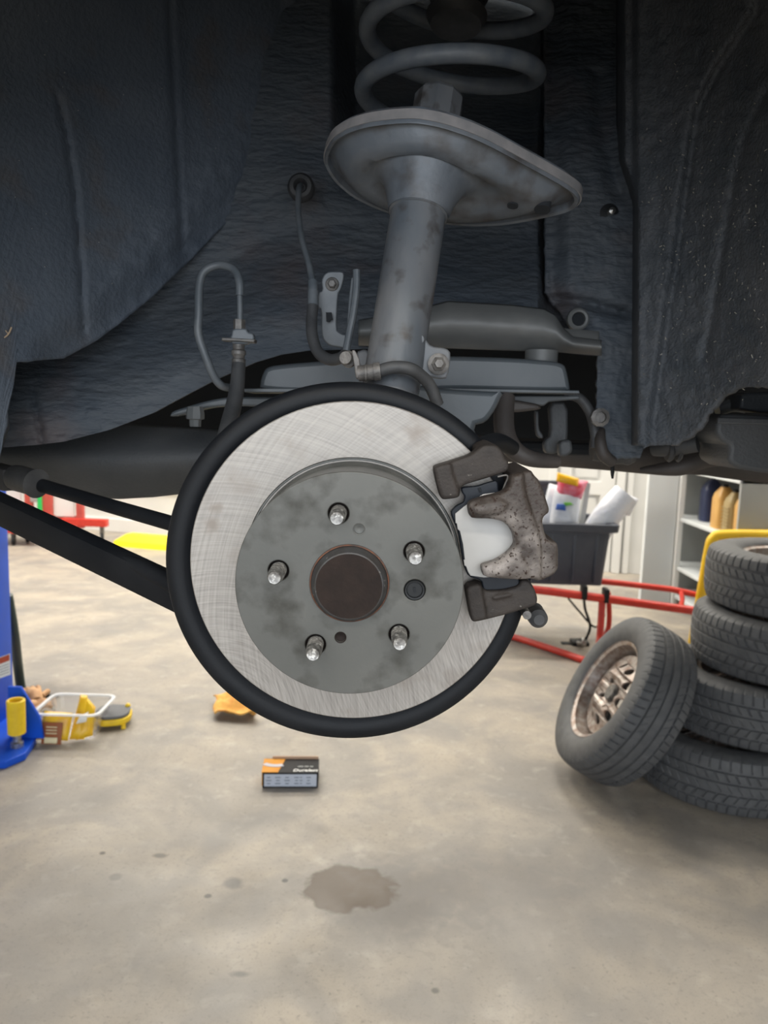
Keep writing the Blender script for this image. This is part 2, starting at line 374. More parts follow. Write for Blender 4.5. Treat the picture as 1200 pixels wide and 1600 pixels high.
# ------------------------------------------------------------------ the room
def struct(o): o['kind'] = 'structure'; return o
struct(MB().box((0, 2, -.05), (14, 16, .1)).build('floor', m_floor, smooth=False))
struct(MB().box((0, 2, 4.45), (14, 16, .1)).build('ceiling', m_wall, smooth=False))
struct(MB().box((-6.5, 2, 2.2), (.15, 16, 4.4)).build('wall_left', m_wall, smooth=False))
struct(MB().box((5.6, 2, 2.2), (.15, 16, 4.4)).build('wall_right', m_wall, smooth=False))
struct(MB().box((-4.7, -3.6, 2.2), (3.6, .15, 4.4)).box((4.2, -3.6, 2.2), (2.8, .15, 4.4)).box((0, -3.6, 4.0), (6, .15, .8)).build('wall_front', m_wall, smooth=False))
A = F(200, 832); Bq = F(950, 893); wd = (Bq - A).normalized(); wn = V((wd.y, -wd.x, 0))     # wn points to the camera
Mw = Matrix((wd, -wn, V((0, 0, 1)))).transposed().to_4x4(); Mw.translation = A
struct(MB().box((2, .08, 2.2), (14, .16, 4.4), Mw).build('wall_back', m_wall, smooth=False))
struct(MB().box((.5, -.012, .07), (8, .024, .14), Mw, .004).box((.5, -.008, .45), (8, .02, .03), Mw, .004).build('baseboard_back', m_white, smooth=False))
# white panelled door at the right end of the back wall
def wallx(x): # distance along the wall seen at column x
    r = ray(x, 800); t = (A - CP).dot(wn) / r.dot(wn); return ((CP + r * t) - A).dot(wd)
u0, u1 = wallx(872), wallx(958)
dl, fs_ = plate_mesh([[(u0, 0), (u1, 0), (u1, 2.05), (u0, 2.05)], [(u0 + .10, .12), (u1 - .12, .12), (u1 - .12, .68), (u0 + .10, .68)], [(u0 + .10, .80), (u1 - .12, .80), (u1 - .12, 1.9), (u0 + .10, 1.9)]], 0, .03, .004)
Md = Mw @ Matrix.Rotation(PI / 2, 4, 'X')
door = struct(MB().add(dl, fs_, Md).build('door_1', m_white, smooth=False))
pn = MB()
for z0, z1 in ((.12, .68), (.80, 1.9)):
    pn.box(((u0 + u1) / 2 - .01, -.010, (z0 + z1) / 2), (u1 - u0 - .28, .016, z1 - z0 - .06), Mw, .004)
pn.build('door_panel', m_wall, door, smooth=False)
struct(MB().box((u1 + .05, -.03, 1.05), (.07, .06, 2.1), Mw, .006).box((u1 + .13, -.02, 1.05), (.05, .04, 2.1), Mw, .006).build('trim_1', m_white, smooth=False))
struct(MB().box((u0 - .06, -.03, 1.05), (.07, .06, 2.1), Mw, .006).build('trim_2', m_white, smooth=False))

# dark opening built as a rack, its shade painted black; orange board
c0 = F(985, 893); t = thing('recess_rack', 'black rack standing in for a dark opening with an orange wooden shelf board between white door and cabinet', 'rack', c0)
MB().box((c0.x + .14, c0.y + .35, .60), (.50, .04, 1.20)).build('back_panel', m_black, t, smooth=False)
for z in (.03, .33): MB().box((c0.x + .14, c0.y + .18, z), (.50, .36, .03), None, .004).build('shelf', m_black, t, smooth=False)
MB().box((c0.x + .14, c0.y + .17, .74), (.50, .38, .13), None, .004).build('wooden_board', m_wood, t, smooth=False)
MB().box((c0.x + .14, c0.y + .2, .98), (.50, .30, .30), None, .01).build('upper_bin', m_cab, t, smooth=False)
for s in (-.26, .54): MB().box((c0.x + s * .5 + .10, c0.y + .02, .6), (.03, .03, 1.2)).build('upright', m_black, t, smooth=False)

# ------------------------------------------------------------------ grey open cabinet, its open face to the left
cx, cy0, cy1, cd = 2.15, 4.62, 5.78, .55
t = thing('shelf_cabinet', 'grey open-sided shelf cabinet holding jugs behind the yellow tube rail', 'cabinet', (cx + .3, 5.2, 0))
MB().box((cx + cd / 2, cy0 + .012, .505), (cd, .024, 1.01), None, .004).build('near_side', m_cab, t, smooth=False)
MB().box((cx + cd / 2, cy1 - .012, .505), (cd, .024, 1.01), None, .004).build('far_side', m_cab, t, smooth=False)
MB().box((cx + cd - .01, 5.2, .505), (.02, cy1 - cy0, 1.01)).build('back_panel', m_cab, t, smooth=False)
MB().box((cx + cd / 2, 5.2, 1.0), (cd, cy1 - cy0, .03), None, .004).build('top_panel', m_cabw, t, smooth=False)
for z in (.07, .28, .64): MB().box((cx + cd / 2 - .005, 5.2, z), (cd - .02, cy1 - cy0 - .05, .025), None, .004).build('shelf', m_cabw, t, smooth=False)
c1 = F(1021, 943)
t = thing('standing_board', 'tall white board standing at the far end of the open grey cabinet', 'board', c1)
MB().box((c1.x, c1.y, .75), (.22, .05, 1.5), None, .008).build('board_panel', m_cabw, t, smooth=False)
MB().box((c1.x + .135, c1.y - .01, .75), (.04, .08, 1.5), None, .006).build('edge_post', m_white, t, smooth=False)
# jugs
def jug(name, x, y, z, h, wdt, dep, mat, label, grp, capm=None, ribs=False):
    t = thing(name, label, 'jug', (x, y, z), grp)
    prof = [(1, 0), (1, .06), (1, .68), (.85, .80), (.42, .93), (.42, .95)]
    vs = []; n = 16
    rows = []
    for k, (s, q) in enumerate(prof):
        rr = []
        for i in range(n):
            a = 2 * PI * i / n; ca, sa = math.cos(a), math.sin(a)
            sx = math.copysign(abs(ca) ** .5, ca); sy = math.copysign(abs(sa) ** .5, sa)
            rr.append((sx * wdt / 2 * s, sy * dep / 2 * s, q * h))
        rows.append(rr)
    mb = MB(); vs = [v for r in rows for v in r]
    fs = [(j * n + i, j * n + (i + 1) % n, (j + 1) * n + (i + 1) % n, (j + 1) * n + i) for j in range(len(prof) - 1) for i in range(n)] + [tuple(range(n))[::-1], tuple((len(prof) - 1) * n + i for i in range(n))]
    mb.add(vs, fs, Matrix.Translation((x, y, z)))
    if ribs:
        for k in range(7): mb.box((x - wdt / 2, y, z + h * (.1 + .08 * k)), (.008, dep * .8, .006))
    mb.build('jug_body', mat, t, ang=50)
    MB().lathe([(.018, 0), (.018, .02), (.015, .022)], 16, Matrix.Translation((x, y, z + h * .94))).build('cap', capm or m_black, t)
m_amber = M('amber_plastic', (.62, .36, .10), (.55, .30, .08), rough=.35, scale=12)
m_navy = M('navy_plastic', (.02, .03, .08), rough=.3)
m_olive = M('beige_plastic', (.36, .27, .12), rough=.4)
m_ltblue = M('light_blue_plastic', (.32, .55, .82), rough=.35)
jug('oil_jug', cx + .16, 5.40, .653, .31, .14, .13, m_navy, 'dark blue jug, farthest on the upper cabinet shelf', 'jugs in the cabinet')
jug('oil_jug', cx + .22, 5.22, .653, .22, .10, .10, m_white, 'small white jug between the dark blue and the amber jug', 'jugs in the cabinet')
jug('oil_jug', cx + .10, 5.06, .653, .29, .13, .14, m_amber, 'amber pointed jug in the middle of the upper shelf', 'jugs in the cabinet')
jug('oil_jug', cx + .10, 4.90, .653, .27, .12, .12, m_olive, 'ribbed beige jug beside the amber jug on the upper shelf', 'jugs in the cabinet', ribs=True)
jug('oil_jug', cx + .10, 4.75, .653, .27, .11, .12, m_amber, 'amber jug nearest to the grey side panel of the cabinet', 'jugs in the cabinet')
jug('fluid_jug', cx + .20, 5.05, .293, .27, .16, .16, m_ltblue, 'light blue jug on the lower cabinet shelf behind the yellow rail', 'jugs in the cabinet')
ob = thing('orange_case', 'small orange case on the top of the grey cabinet', 'case', (cx + .12, 4.75, 1.015))
MB().box((cx + .12, 4.75, 1.055), (.16, .12, .08), None, .012).build('case_body', m_orange, ob)
MB().tube([(cx + .07, 4.69, 1.08), (cx + .07, 4.67, 1.10), (cx + .17, 4.67, 1.10), (cx + .17, 4.69, 1.08)], .005, 8).build('handle', m_orange, ob)

# ------------------------------------------------------------------ yellow tube rail (cart handle) behind the tyres
yp = F(1083, 1005); zt = .685
t = thing('yellow_cart_handle', 'yellow tubular cart handle rising behind the stacked tyres', 'handle', yp)
MB().tube([yp, yp + V((.02, -.01, .30)), yp + V((.04, -.02, .58)), yp + V((.06, -.02, .66)), yp + V((.13, -.03, zt)), yp + V((.5, -.08, zt + .015)), yp + V((1.2, -.2, zt + .03))], .030, 16).build('outer_tube', m_yel, t)
MB().tube([yp + V((.12, .02, .10)), yp + V((.13, .02, .50)), yp + V((.16, .02, .58)), yp + V((.24, .01, .615)), yp + V((.6, -.05, .63)), yp + V((1.2, -.14, .64))], .022, 12).build('inner_tube', m_yel, t)
MB().box(yp + V((.22, -.03, zt - .035)), (.06, .03, .04), None, .008).build('bracket', m_yel, t)
MB().box(yp + V((.47, -.07, zt - .03)), (.12, .03, .03), None, .008).build('bracket', m_yel, t)
MB().box(yp + V((.53, -.08, zt)), (.05, .08, .09), None, .01).build('clamp', m_black, t)

# ------------------------------------------------------------------ red tubular stand carrying the bin
t = thing('red_tube_stand', 'red tubular steel stand carrying the dark grey bin', 'stand', F(880, 1020))
def FZ(x, y, Yw): # point at world depth Yw
    r = ray(x, y); return CP + r * (Yw / r.y)
MB().tube([FZ(780, 915, 4.30), FZ(860, 924, 4.28), FZ(1098, 956, 4.20)], .024, 14, smooth=1).build('front_top_rail', m_red, t)
MB().tube([FZ(941, 938, 4.27), FZ(938, 985, 4.23), FZ(934, 1012, 4.18), F(917, 1031, .022), F(885, 1022, .022), F(815, 999, .022), F(760, 985, .022)], .020, 14).build('front_leg', m_red, t)
MB().tube([FZ(900, 905, 4.75), FZ(965, 911, 4.75), FZ(1050, 921, 4.68), FZ(1100, 932, 4.62)], .019, 12, smooth=1).build('rear_top_rail', m_red, t)
MB().tube([FZ(950, 925, 4.62), FZ(952, 965, 4.62), FZ(948, 988, 4.62), FZ(935, 1001, 4.62), FZ(905, 992, 4.75), FZ(845, 970, 5.1)], .016, 12).build('rear_leg', m_red, t)
MB().tube([FZ(1064, 925, 4.66), FZ(1066, 938, 4.5), FZ(1062, 950, 4.22)], .014, 10).build('cross_tube', m_red, t)
MB().tube([FZ(912, 925, 4.25), FZ(914, 950, 4.35), FZ(922, 980, 4.4), FZ(912, 1005, 4.5)], .008, 8).tube([FZ(888, 935, 4.3), FZ(905, 955, 4.4), FZ(930, 980, 4.4), FZ(945, 960, 4.4)], .006, 8).build('black_cable', m_black, t)
MB().box(FZ(912, 925, 4.26), (.03, .07, .08), None, .008).build('tube_clamp', m_black, t)
MB().box(FZ(946, 930, 4.26), (.03, .07, .08), None, .008).build('tube_clamp', m_black, t)
g = FZ(905, 1008, 4.5); MB().box((g.x, g.y, g.z + .01), (.10, .10, .04), None, .01).box((g.x - .06, g.y, g.z), (.10, .05, .03), None, .008).build('foot_pedal', m_black, t)
MB().lathe([(.02, -.01), (.03, 0), (.012, .02), (.012, .05)], 16, frame(g + V((.0, -.05, .03)), V((0, -1, .3)))).build('chrome_knob', m_bolt, t)
# ------------------------------------------------------------------ dark bin
bz = FZ(900, 918, 4.40).z + .01
BL, BR = FZ(742, 900, 4.40).x, FZ(944, 900, 4.40).x
bw = BR - BL; bh = FZ(900, 818, 4.40).z - bz
t = thing('storage_bin', 'dark grey ribbed plastic bin on the red stand', 'bin', ((BL + BR) / 2, 4.6, bz))
def loft(rings, closedb=True, closet=False):
    n = len(rings[0]); mb = MB(); vs = [v for r in rings for v in r]
    fs = [(j * n + i, j * n + (i + 1) % n, (j + 1) * n + (i + 1) % n, (j + 1) * n + i) for j in range(len(rings) - 1) for i in range(n)]
    if closedb: fs.append(tuple(range(n))[::-1])
    if closet: fs.append(tuple((len(rings) - 1) * n + i for i in range(n)))
    return mb.add(vs, fs)
def rrect(cx, cy, w_, d_, z, r=.03, n=4):
    o = []
    for (sx, sy, a0) in ((1, 1, 0), (-1, 1, 90), (-1, -1, 180), (1, -1, 270)):
        for k in range(n + 1):
            a = math.radians(a0 + 90 * k / n); o.append((cx + sx * (w_ / 2 - r) + r * math.cos(a), cy + sy * (d_ / 2 - r) + r * math.sin(a), z))
    return o
bcx, bcy = (BL + BR) / 2, 4.62
loft([rrect(bcx, bcy, bw, .40, bz), rrect(bcx, bcy, bw + .05, .45, bz + bh * .9), rrect(bcx, bcy, bw + .05, .45, bz + bh), rrect(bcx, bcy, bw + .02, .42, bz + bh), rrect(bcx, bcy, bw - .04, .36, bz + .02)], True, True).build('bin_body', m_bin, t)
rim = loft([rrect(bcx, bcy, bw + .05, .45, bz + bh * .86), rrect(bcx, bcy, bw + .12, .52, bz + bh * .88), rrect(bcx, bcy, bw + .13, .53, bz + bh), rrect(bcx, bcy, bw + .03, .43, bz + bh)], False); rim.build('rim', m_bin, t)
rb = MB()
for k in range(6):
    x = BL + bw * (.08 + .17 * k); rb.box((x, bcy - .212, bz + bh * .45), (.018, .022, bh * .78), Matrix.Rotation(0, 4, 'X'), .005)
rb.build('rib', m_bin, t)['kind'] = 'stuff'
# second bin lid behind
q = FZ(838, 753, 4.86)
t = thing('bin_lid', 'dark grey bin lid standing upright behind the packages', 'lid', (q.x, q.y, bz + bh))
MB().box((q.x - .1, q.y, (bz + .02 + q.z) / 2), (.42, .03, q.z - bz - .02), None, .008).build('lid_panel', m_bin, t)
MB().box((q.x - .1, q.y - .01, q.z), (.46, .05, .025), None, .008).build('lid_rim', m_bin, t)
# bags standing in the bin
m_bagw = M('white_film', (.80, .82, .86), (.70, .73, .80), rough=.25, scale=14, bump=.4, bscale=40, bdist=.01)
m_bagr = M('red_film', (.75, .05, .09), (.78, .28, .38), rough=.3, scale=26)
m_bagy = flat('yellow_film', (.90, .48, .01), .3)
m_bagb = flat('blue_print', (.05, .14, .5), .4); m_bagg = flat('green_print', (.16, .5, .06), .4)
def pillow(pts_w, thick, mat, name, parent, n=10, seed=1):
    """pts_w: four world corners (bl, br, tr, tl); a puffed bag between them"""
    bl, br, tr, tl = [V(p) for p in pts_w]; nr = (br - bl).cross(tl - bl).normalized(); vs = []; fs = []
    for side in (1, -1):
        for j in range(n + 1):
            for i in range(n + 1):
                s, q = i / n, j / n; p = (bl * (1 - s) + br * s) * (1 - q) + (tl * (1 - s) + tr * s) * q
                k = (4 * s * (1 - s)) ** .5 * (4 * q * (1 - q)) ** .4
                p = p + nr * side * thick * (k * (1 + .35 * noise.noise(p * 14 + V((seed, 0, 0)))) + .0015)
                vs.append(p)
    N = (n + 1) ** 2
    for sd in (0, 1):
        for j in range(n):
            for i in range(n):
                a = sd * N + j * (n + 1) + i; fs.append((a, a + 1, a + n + 2, a + n + 1))
    for k in range(n):
        for a, b in ((k, k + 1), (n * (n + 1) + k, n * (n + 1) + k + 1), (k * (n + 1), (k + 1) * (n + 1)), (k * (n + 1) + n, (k + 1) * (n + 1) + n)):
            fs.append((a, b, b + N, a + N))
    return mesh(name, vs, fs, mat, parent, ang=70)
Yb = 4.55
t = thing('wipes_package', 'white plastic package with red and yellow top in the dark bin', 'package', FZ(878, 812, Yb))
pillow([FZ(856, 835, Yb), FZ(902, 835, Yb), FZ(908, 770, Yb), FZ(866, 762, Yb)], .05, m_bagw, 'lower_film', t)
pillow([FZ(869, 776, Yb - .01), FZ(908, 780, Yb - .01), FZ(919, 752, Yb), FZ(872, 746, Yb)], .045, m_bagr, 'red_top', t, seed=3)
pillow([FZ(869, 752, Yb - .05), FZ(903, 760, Yb - .05), FZ(905, 748, Yb - .04), FZ(871, 738, Yb - .04)], .02, m_bagy, 'yellow_band', t, seed=4)
pillow([FZ(868, 796, Yb - .055), FZ(884, 798, Yb - .06), FZ(884, 788, Yb - .06), FZ(870, 787, Yb - .055)], .006, m_bagb, 'blue_mark', t, 6)
pillow([FZ(882, 791, Yb - .06), FZ(896, 789, Yb - .055), FZ(892, 785, Yb - .055), FZ(881, 785, Yb - .06)], .006, m_bagg, 'green_mark', t, 6)
t = thing('wipes_package', 'plain white package leaning between the caliper and the red topped package', 'package', FZ(858, 812, Yb + .05))
pillow([FZ(838, 830, Yb + .10), FZ(862, 830, Yb + .10), FZ(876, 760, Yb + .10), FZ(858, 755, Yb + .10)], .04, m_bagw, 'film', t, seed=9)
t = thing('grey_board', 'grey board leaning beside the red topped package in the bin', 'board', FZ(910, 812, Yb + .1))
pplate([(904, 830), (912, 830), (923, 756), (916, 752)], 4.7, .05, .004, 0).build('board_panel', m_cab, t)
t = thing('film_roll', 'white roll wrapped in crumpled clear film leaning out of the bin', 'roll', FZ(945, 812, Yb))
MB().tube([FZ(925, 845, Yb), FZ(945, 810, Yb), FZ(978, 772, Yb)], [.085, .085, .08], 16, smooth=3).build('roll', m_bagw, t)
pillow([FZ(962, 806, Yb - .05), FZ(984, 806, Yb), FZ(998, 780, Yb), FZ(968, 766, Yb)], .02, m_bagw, 'loose_film', t, seed=6)

# ------------------------------------------------------------------ wheels
def tyre_mesh(name, R, W, rb, style, nA=1024, nT=66):
    prof = [(rb, -W * .36), (rb + .012, -W * .43), (rb + .035, -W * .485), (rb + .06, -W * .50), (R - .045, -W * .49), (R - .03, -W * .475), (R - .018, -W * .45)]
    tr = []
    for k in range(nT + 1):
        s = -1 + 2 * k / nT; tr.append((R - .012 * abs(s) ** 3.2, s * W * .43, s))
    rings = [(r, z, None) for r, z in prof] + tr + [(r, -z, None) for r, z in prof[::-1]]
    rings += [(rb - .004, W * .30, None), (rb - .004, -W * .30, None)]
    vs = []
    for (r, z, s) in rings:
        for i in range(nA):
            a = 2 * PI * i / nA; dr = 0
            if s is not None:
                ph = a / (2 * PI)
                for g, gw in (((-.62, .045), (-.22, .05), (.22, .05), (.62, .045)) if style else ((-.58, .03), (-.2, .05), (.2, .05), (.58, .05))):
                    if abs(s - g) < gw: dr = .007
                N = 64
                if abs(s) > .62:
                    q = (ph * N + (.12 * (abs(s) - .62) if style else .5 * (abs(s) - .62))) % 1
                    if q < .14: dr = max(dr, .005)
                elif abs(s) > .22:
                    q = (ph * N + (1.5 * (abs(s) - .22) if style else math.copysign(2.4, s) * (abs(s) - .22))) % 1
                    if q < (.15 if style else .09): dr = max(dr, .0045 if style else .002)
                else:
                    q = (ph * N * (1 if style else .5) + 2.0 * s) % 1
                    if q < (.10 if style else .04): dr = max(dr, .003 if style else .0015)
            elif R - .05 < r < R - .01:
                q = (a / (2 * PI) * 64) % 1
                if q < .14 and r > R - .035: dr = .003
            vs.append(((r - dr) * math.cos(a), (r - dr) * math.sin(a), z))
    n = nA; K = len(rings)
    fs = [(j * n + i, j * n + (i + 1) % n, ((j + 1) % K) * n + (i + 1) % n, ((j + 1) % K) * n + i) for j in range(K) for i in range(n)]
    me = bpy.data.meshes.new(name); me.from_pydata(vs, [], fs); me.update()
    b = bmesh.new(); b.from_mesh(me); bmesh.ops.recalc_face_normals(b, faces=b.faces); b.to_mesh(me); b.free()
    me.shade_smooth(); me.set_sharp_from_angle(angle=math.radians(30)); me.materials.append(m_tyre); return me
def make_wheel(label, group, m, style, R=.325, W=.225, rb=.205):
    t = thing('wheel', label, 'wheel', group=group, m=m)
    link(bpy.data.objects.new('tyre', tyre_mesh('tyre', R, W, rb, style)), t)
    z = W * .40
    MB().lathe([(rb + .008, z + .004), (rb + .006, z), (rb - .006, z - .006), (rb - .014, z - .05), (rb - .035, -.02), (rb - .014, -z + .05), (rb + .004, -z)], 64, cap=False).build('rim', m_rim, t)
    # centre disc with ten window holes and five bolt holes
    holes = [circ(.112 * math.cos(2 * PI * k / 10), .112 * math.sin(2 * PI * k / 10), .017, 14) for k in range(10)] + [circ(.057 * math.cos(2 * PI * k / 5), .057 * math.sin(2 * PI * k / 5), .009, 12) for k in range(5)] + [circ(0, 0, .032, 24)]
    vs, fs = plate_mesh([circ(0, 0, rb - .030, 64)] + holes, -.004, .004, .001, 1)
    vs = [V((v.x, v.y, v.z + .035 + .030 * math.exp(-((math.hypot(v.x, v.y) - .085) / .03) ** 2))) for v in vs]
    MB().add(vs, fs).build('wheel_disc', m_rim, t)
    MB().lathe([(.034, .03), (.034, .052), (.030, .058), (0, .058)], 24).build('hub_boss', m_dirty, t)
    return t
def copy_thing(o, m, label):
    r = o.copy(); COL.objects.link(r); r.matrix_world = m; r['label'] = label
    for ch in list(o.children):
        c = ch.copy(); COL.objects.link(c); c.parent = r
        for g in ch.children:
            d = g.copy(); COL.objects.link(d); d.parent = c
    return r
Ws = .218
sx, sy = 1.335, 2.80
spos = [(0, 0, .0), (.10, .02, .4), (.205, .015, 1.1), (.255, .05, 2.0)]
labs = ['bottom wheel of the four stacked wheels, resting on the floor', 'second wheel from the floor in the stack of four', 'third wheel from the floor in the stack of four', 'topmost wheel of the stack, its rim and hub facing up']
w0 = None
for k, ((dx, dy, a), lb) in enumerate(zip(spos, labs)):
    m = Matrix.Translation((sx + dx, sy + dy, Ws * .5 + .004 + k * (Ws + .004))) @ Matrix.Rotation(a, 4, 'Z')
    if w0 is None: w0 = make_wheel(lb, 'wheels stacked on the floor at the right', m, True, R=.345, W=Ws)
    else: copy_thing(w0, m, lb)
    if k == 3: topm = m
# a hub assembly lies in the top rim
zt = topm.translation.z + .075
t = thing('hub_assembly', 'rusty hub with threaded studs lying in the rim of the topmost wheel', 'hub', (topm.translation.x, topm.translation.y, zt))
hx, hy = topm.translation.x - .05, topm.translation.y - .05
MB().lathe([(.075, 0), (.078, .012), (.045, .02), (.040, .045), (0, .046)], 32, Matrix.Translation((hx, hy, zt))).build('flange', m_dirty, t)
for k in range(5):
    MB().lathe([(.0075, 0), (.0075, .045), (.006, .05)], 12, Matrix.Translation((hx + .055 * math.cos(k * 1.257), hy + .055 * math.sin(k * 1.257), zt + .01))).build('stud', m_dirty, t)
# leaning wheel
rt = RM @ V((1, 0, 0)); up = RM @ V((0, 1, 0)); fw = RM @ V((0, 0, -1))
nL = (rt * -.86 + up * .52 - fw * .06).normalized()
RL, WL = .316, .207
zc = RL * math.sqrt(1 - nL.z ** 2) + WL * .43 * abs(nL.z) - .004
cL = F(979, 1092, zc - .005) + V((-.018, -.004, 0))
lean = make_wheel('single wheel leaning tilted against the stack of wheels', 'leaning wheel', frame(cL, nL), False, R=RL, W=WL, rb=.195)
del lean['group']

# ------------------------------------------------------------------ blue lift post, left
b0 = F(22, 1165); post_x = b0.x; py = b0.y
t = thing('two_post_lift', 'blue steel vehicle lift column with base plate at the left edge', 'lift', (post_x - .2, py + .1, 0))
pxr = FZ(19, 1000, py + .27).x
MB().box((pxr - .19, py + .14, 1.9), (.38, .26, 3.8), None, .01).build('column', m_blue, t, ang=20)
fpl = [F(-120, 1150), F(-120, 1205), F(8, 1202), F(40, 1188), F(57, 1163), F(56, 1140), F(30, 1130)]
vs, fs = plate_mesh([[(p.x, p.y) for p in fpl]], 0.001, .03, .004); MB().add(vs, fs).build('base_plate', m_blue, t)
gx = post_x
gus = [(gx - .02, 0.03), (gx + .115, 0.03), (gx + .10, .12), (gx + .03, .24), (gx - .02, .24)]
vs, fs = plate_mesh([gus], 0, .015, .002); MB().add(vs, fs, Matrix.Translation((0, py + .02, 0)) @ Matrix.Rotation(PI / 2, 4, 'X')).build('gusset', m_blue, t)
y0 = F(27, 1166, .03)
t2 = thing('height_adapter', 'yellow hollow tube adapter standing on the blue lift base', 'adapter', (y0.x, y0.y, .03))
MB().lathe([(.026, .050), (.033, .055), (.034, .185), (.030, .188), (.025, .187), (.025, .09), (0, .09)], 32, Matrix.Translation(y0), cap=False).build('yellow_sleeve', m_yelpl, t2)
MB().lathe([(.024, 0), (.024, .018), (.016, .022), (.016, .056)], 20, Matrix.Translation(y0)).build('steel_pin', m_bolt, t2)
# warning sticker
st = thing('warning_sticker', 'white warning sticker with red band on the blue lift column', 'sticker', (post_x - .07, py + .005, .32))
def wplate(lp, yy, th, mat, name, parent):
    vs, fs = plate_mesh([lp], 0, th); return MB().add(vs, fs, Matrix.Translation((0, yy, 0)) @ Matrix.Rotation(PI / 2, 4, 'X')).build(name, mat, parent, smooth=False)
sk = .09
s_ = [(post_x - .30, .17), (post_x - .008, .29), (post_x - .008, .375), (post_x - .30, .255)]
wplate(s_, py + .0095, .001, m_white, 'sticker_sheet', st)
m_stred = flat('sticker_red', (.45, .07, .03), .5)
wplate([(post_x - .058, .327), (post_x - .01, .347), (post_x - .01, .372), (post_x - .058, .352)], py + .0083, .001, m_stred, 'red_band', st)
wplate([(post_x - .115, .255), (post_x - .085, .265), (post_x - .075, .30), (post_x - .09, .325), (post_x - .11, .30)], py + .0083, .001, m_black, 'black_figure', st)
for k in range(4): wplate([(post_x - .055, .282 + .011 * k), (post_x - .013, .299 + .011 * k), (post_x - .013, .302 + .011 * k), (post_x - .055, .285 + .011 * k)], py + .0083, .001, m_cab, 'text_line', st)
# dark green hose behind the post
m_green = flat('dark_green_rubber', (.02, .04, .035), .5)
hs = [F(33, 1078), FZ(28, 1040, 3.45), FZ(22, 990, 3.3), FZ(12, 930, 3.25)]
tag(MB().tube(hs, .022, 12).build('hose', m_green), 'dark green hose sloping down behind the blue lift column', 'hose')
# cable on the floor
tag(MB().tube([F(56, 1078, .008), F(60, 1079, .01), F(66, 1086, .008), F(58, 1093, .008), F(75, 1088, .008), F(90, 1086, .008)], .008, 8).build('cable', m_black), 'short black cable curled on the floor behind the clear tub', 'cable')
# leather gloves
def blob_glove(x, y, rz, label):
    o = F(x, y); t = thing('work_glove', label, 'glove', o, 'leather work gloves')
    R_ = Matrix.Translation(o) @ Matrix.Rotation(rz, 4, 'Z')
    mb = MB(); mb.tube([(-.05, 0, .02), (0, 0, .03), (.045, .005, .03)], [.026, .036, .03], 14, m=R_)
    mb.build('palm', m_tan, t)
    for k in range(4):
        MB().tube([(.03, -.027 + .018 * k, .03), (.075, -.032 + .022 * k, .042), (.10, -.03 + .021 * k, .028 + .006 * (k % 2))], [.012, .0115, .009], 10, m=R_).build('finger', m_tan, t)
    MB().tube([(-.01, -.03, .03), (.02, -.06, .035), (.045, -.065, .02)], [.014, .012, .010], 10, m=R_).build('thumb', m_tan, t)
blob_glove(40, 1118, .6, 'tan leather glove lying nearest the blue lift column')
blob_glove(54, 1098, 2.2, 'tan leather glove lying next to the clear tub')
# clear plastic tub with yellow packages
tb = F(100, 1162); t = thing('clear_tub', 'clear plastic tub with flared rim on the floor by the lift', 'tub', tb)
m_clear = M('clear_plastic', (.95, .97, .98), rough=.08, trans=1.0, alpha=.55)
tcx, tcy = tb.x + .0, tb.y + .12
loft([rrect(tcx, tcy, .20, .15, .004, .03), rrect(tcx, tcy, .25, .21, .115, .035), rrect(tcx, tcy, .246, .206, .115, .035), rrect(tcx, tcy, .196, .146, .008, .03)], True, True).build('tub_body', m_clear, t)
m_clrim = M('frosted_rim', (.80, .82, .84), rough=.2, alpha=.75)
loft([rrect(tcx, tcy, .246, .206, .113, .035), rrect(tcx, tcy, .275, .235, .113, .04), rrect(tcx, tcy, .275, .235, .120, .04), rrect(tcx, tcy, .25, .21, .120, .035)], False).build('tub_rim', m_clrim, t)
m_pkg = M('yellow_pouch', (.86, .55, .02), (.80, .42, .02), rough=.35, scale=20, bump=.3, bscale=60, bdist=.004)
m_brown = flat('brown_label', (.30, .085, .02), .5); m_cream = flat('cream_label', (.75, .66, .42), .5)
T0 = V((tcx, tcy, 0))
pk = thing('yellow_pouch', 'yellow pouch with brown label lying in the clear tub', 'pouch', (tcx - .03, tcy - .03, .01))
pillow([T0 + V((-.115, -.115, .012)), T0 + V((.015, -.118, .012)), T0 + V((.025, -.085, .115)), T0 + V((-.090, -.085, .120))], .020, m_pkg, 'film', pk)
pillow([T0 + V((-.085, -.135, .003)), T0 + V((-.005, -.137, .003)), T0 + V((-.002, -.120, .088)), T0 + V((-.082, -.118, .088))], .004, m_brown, 'brown_label', pk, 6)
pillow([T0 + V((-.070, -.144, .010)), T0 + V((-.018, -.144, .010)), T0 + V((-.018, -.138, .033)), T0 + V((-.070, -.138, .033))], .003, m_cream, 'cream_oval', pk, 6)
for k in range(3):
    pillow([T0 + V((-.066, -.1335 + .0025 * k, .045 + .012 * k)), T0 + V((-.022, -.1335 + .0025 * k, .045 + .012 * k)), T0 + V((-.022, -.1330 + .0025 * k, .050 + .012 * k)), T0 + V((-.066, -.1330 + .0025 * k, .050 + .012 * k))], .003, m_cream, 'text_line', pk, 3)
pk = thing('yellow_pouch', 'tall folded yellow pouch with white print standing in the clear tub', 'pouch', (tcx + .06, tcy, .01))
pillow([T0 + V((.015, -.105, .012)), T0 + V((.075, -.10, .012)), T0 + V((.06, -.02, .165)), T0 + V((.03, -.02, .168))], .018, m_pkg, 'film', pk, seed=5)
pillow([T0 + V((.045, -.11, .012)), T0 + V((.10, -.08, .02)), T0 + V((.095, -.03, .12)), T0 + V((.055, -.02, .16))], .016, m_pkg, 'folded_side', pk, seed=8)
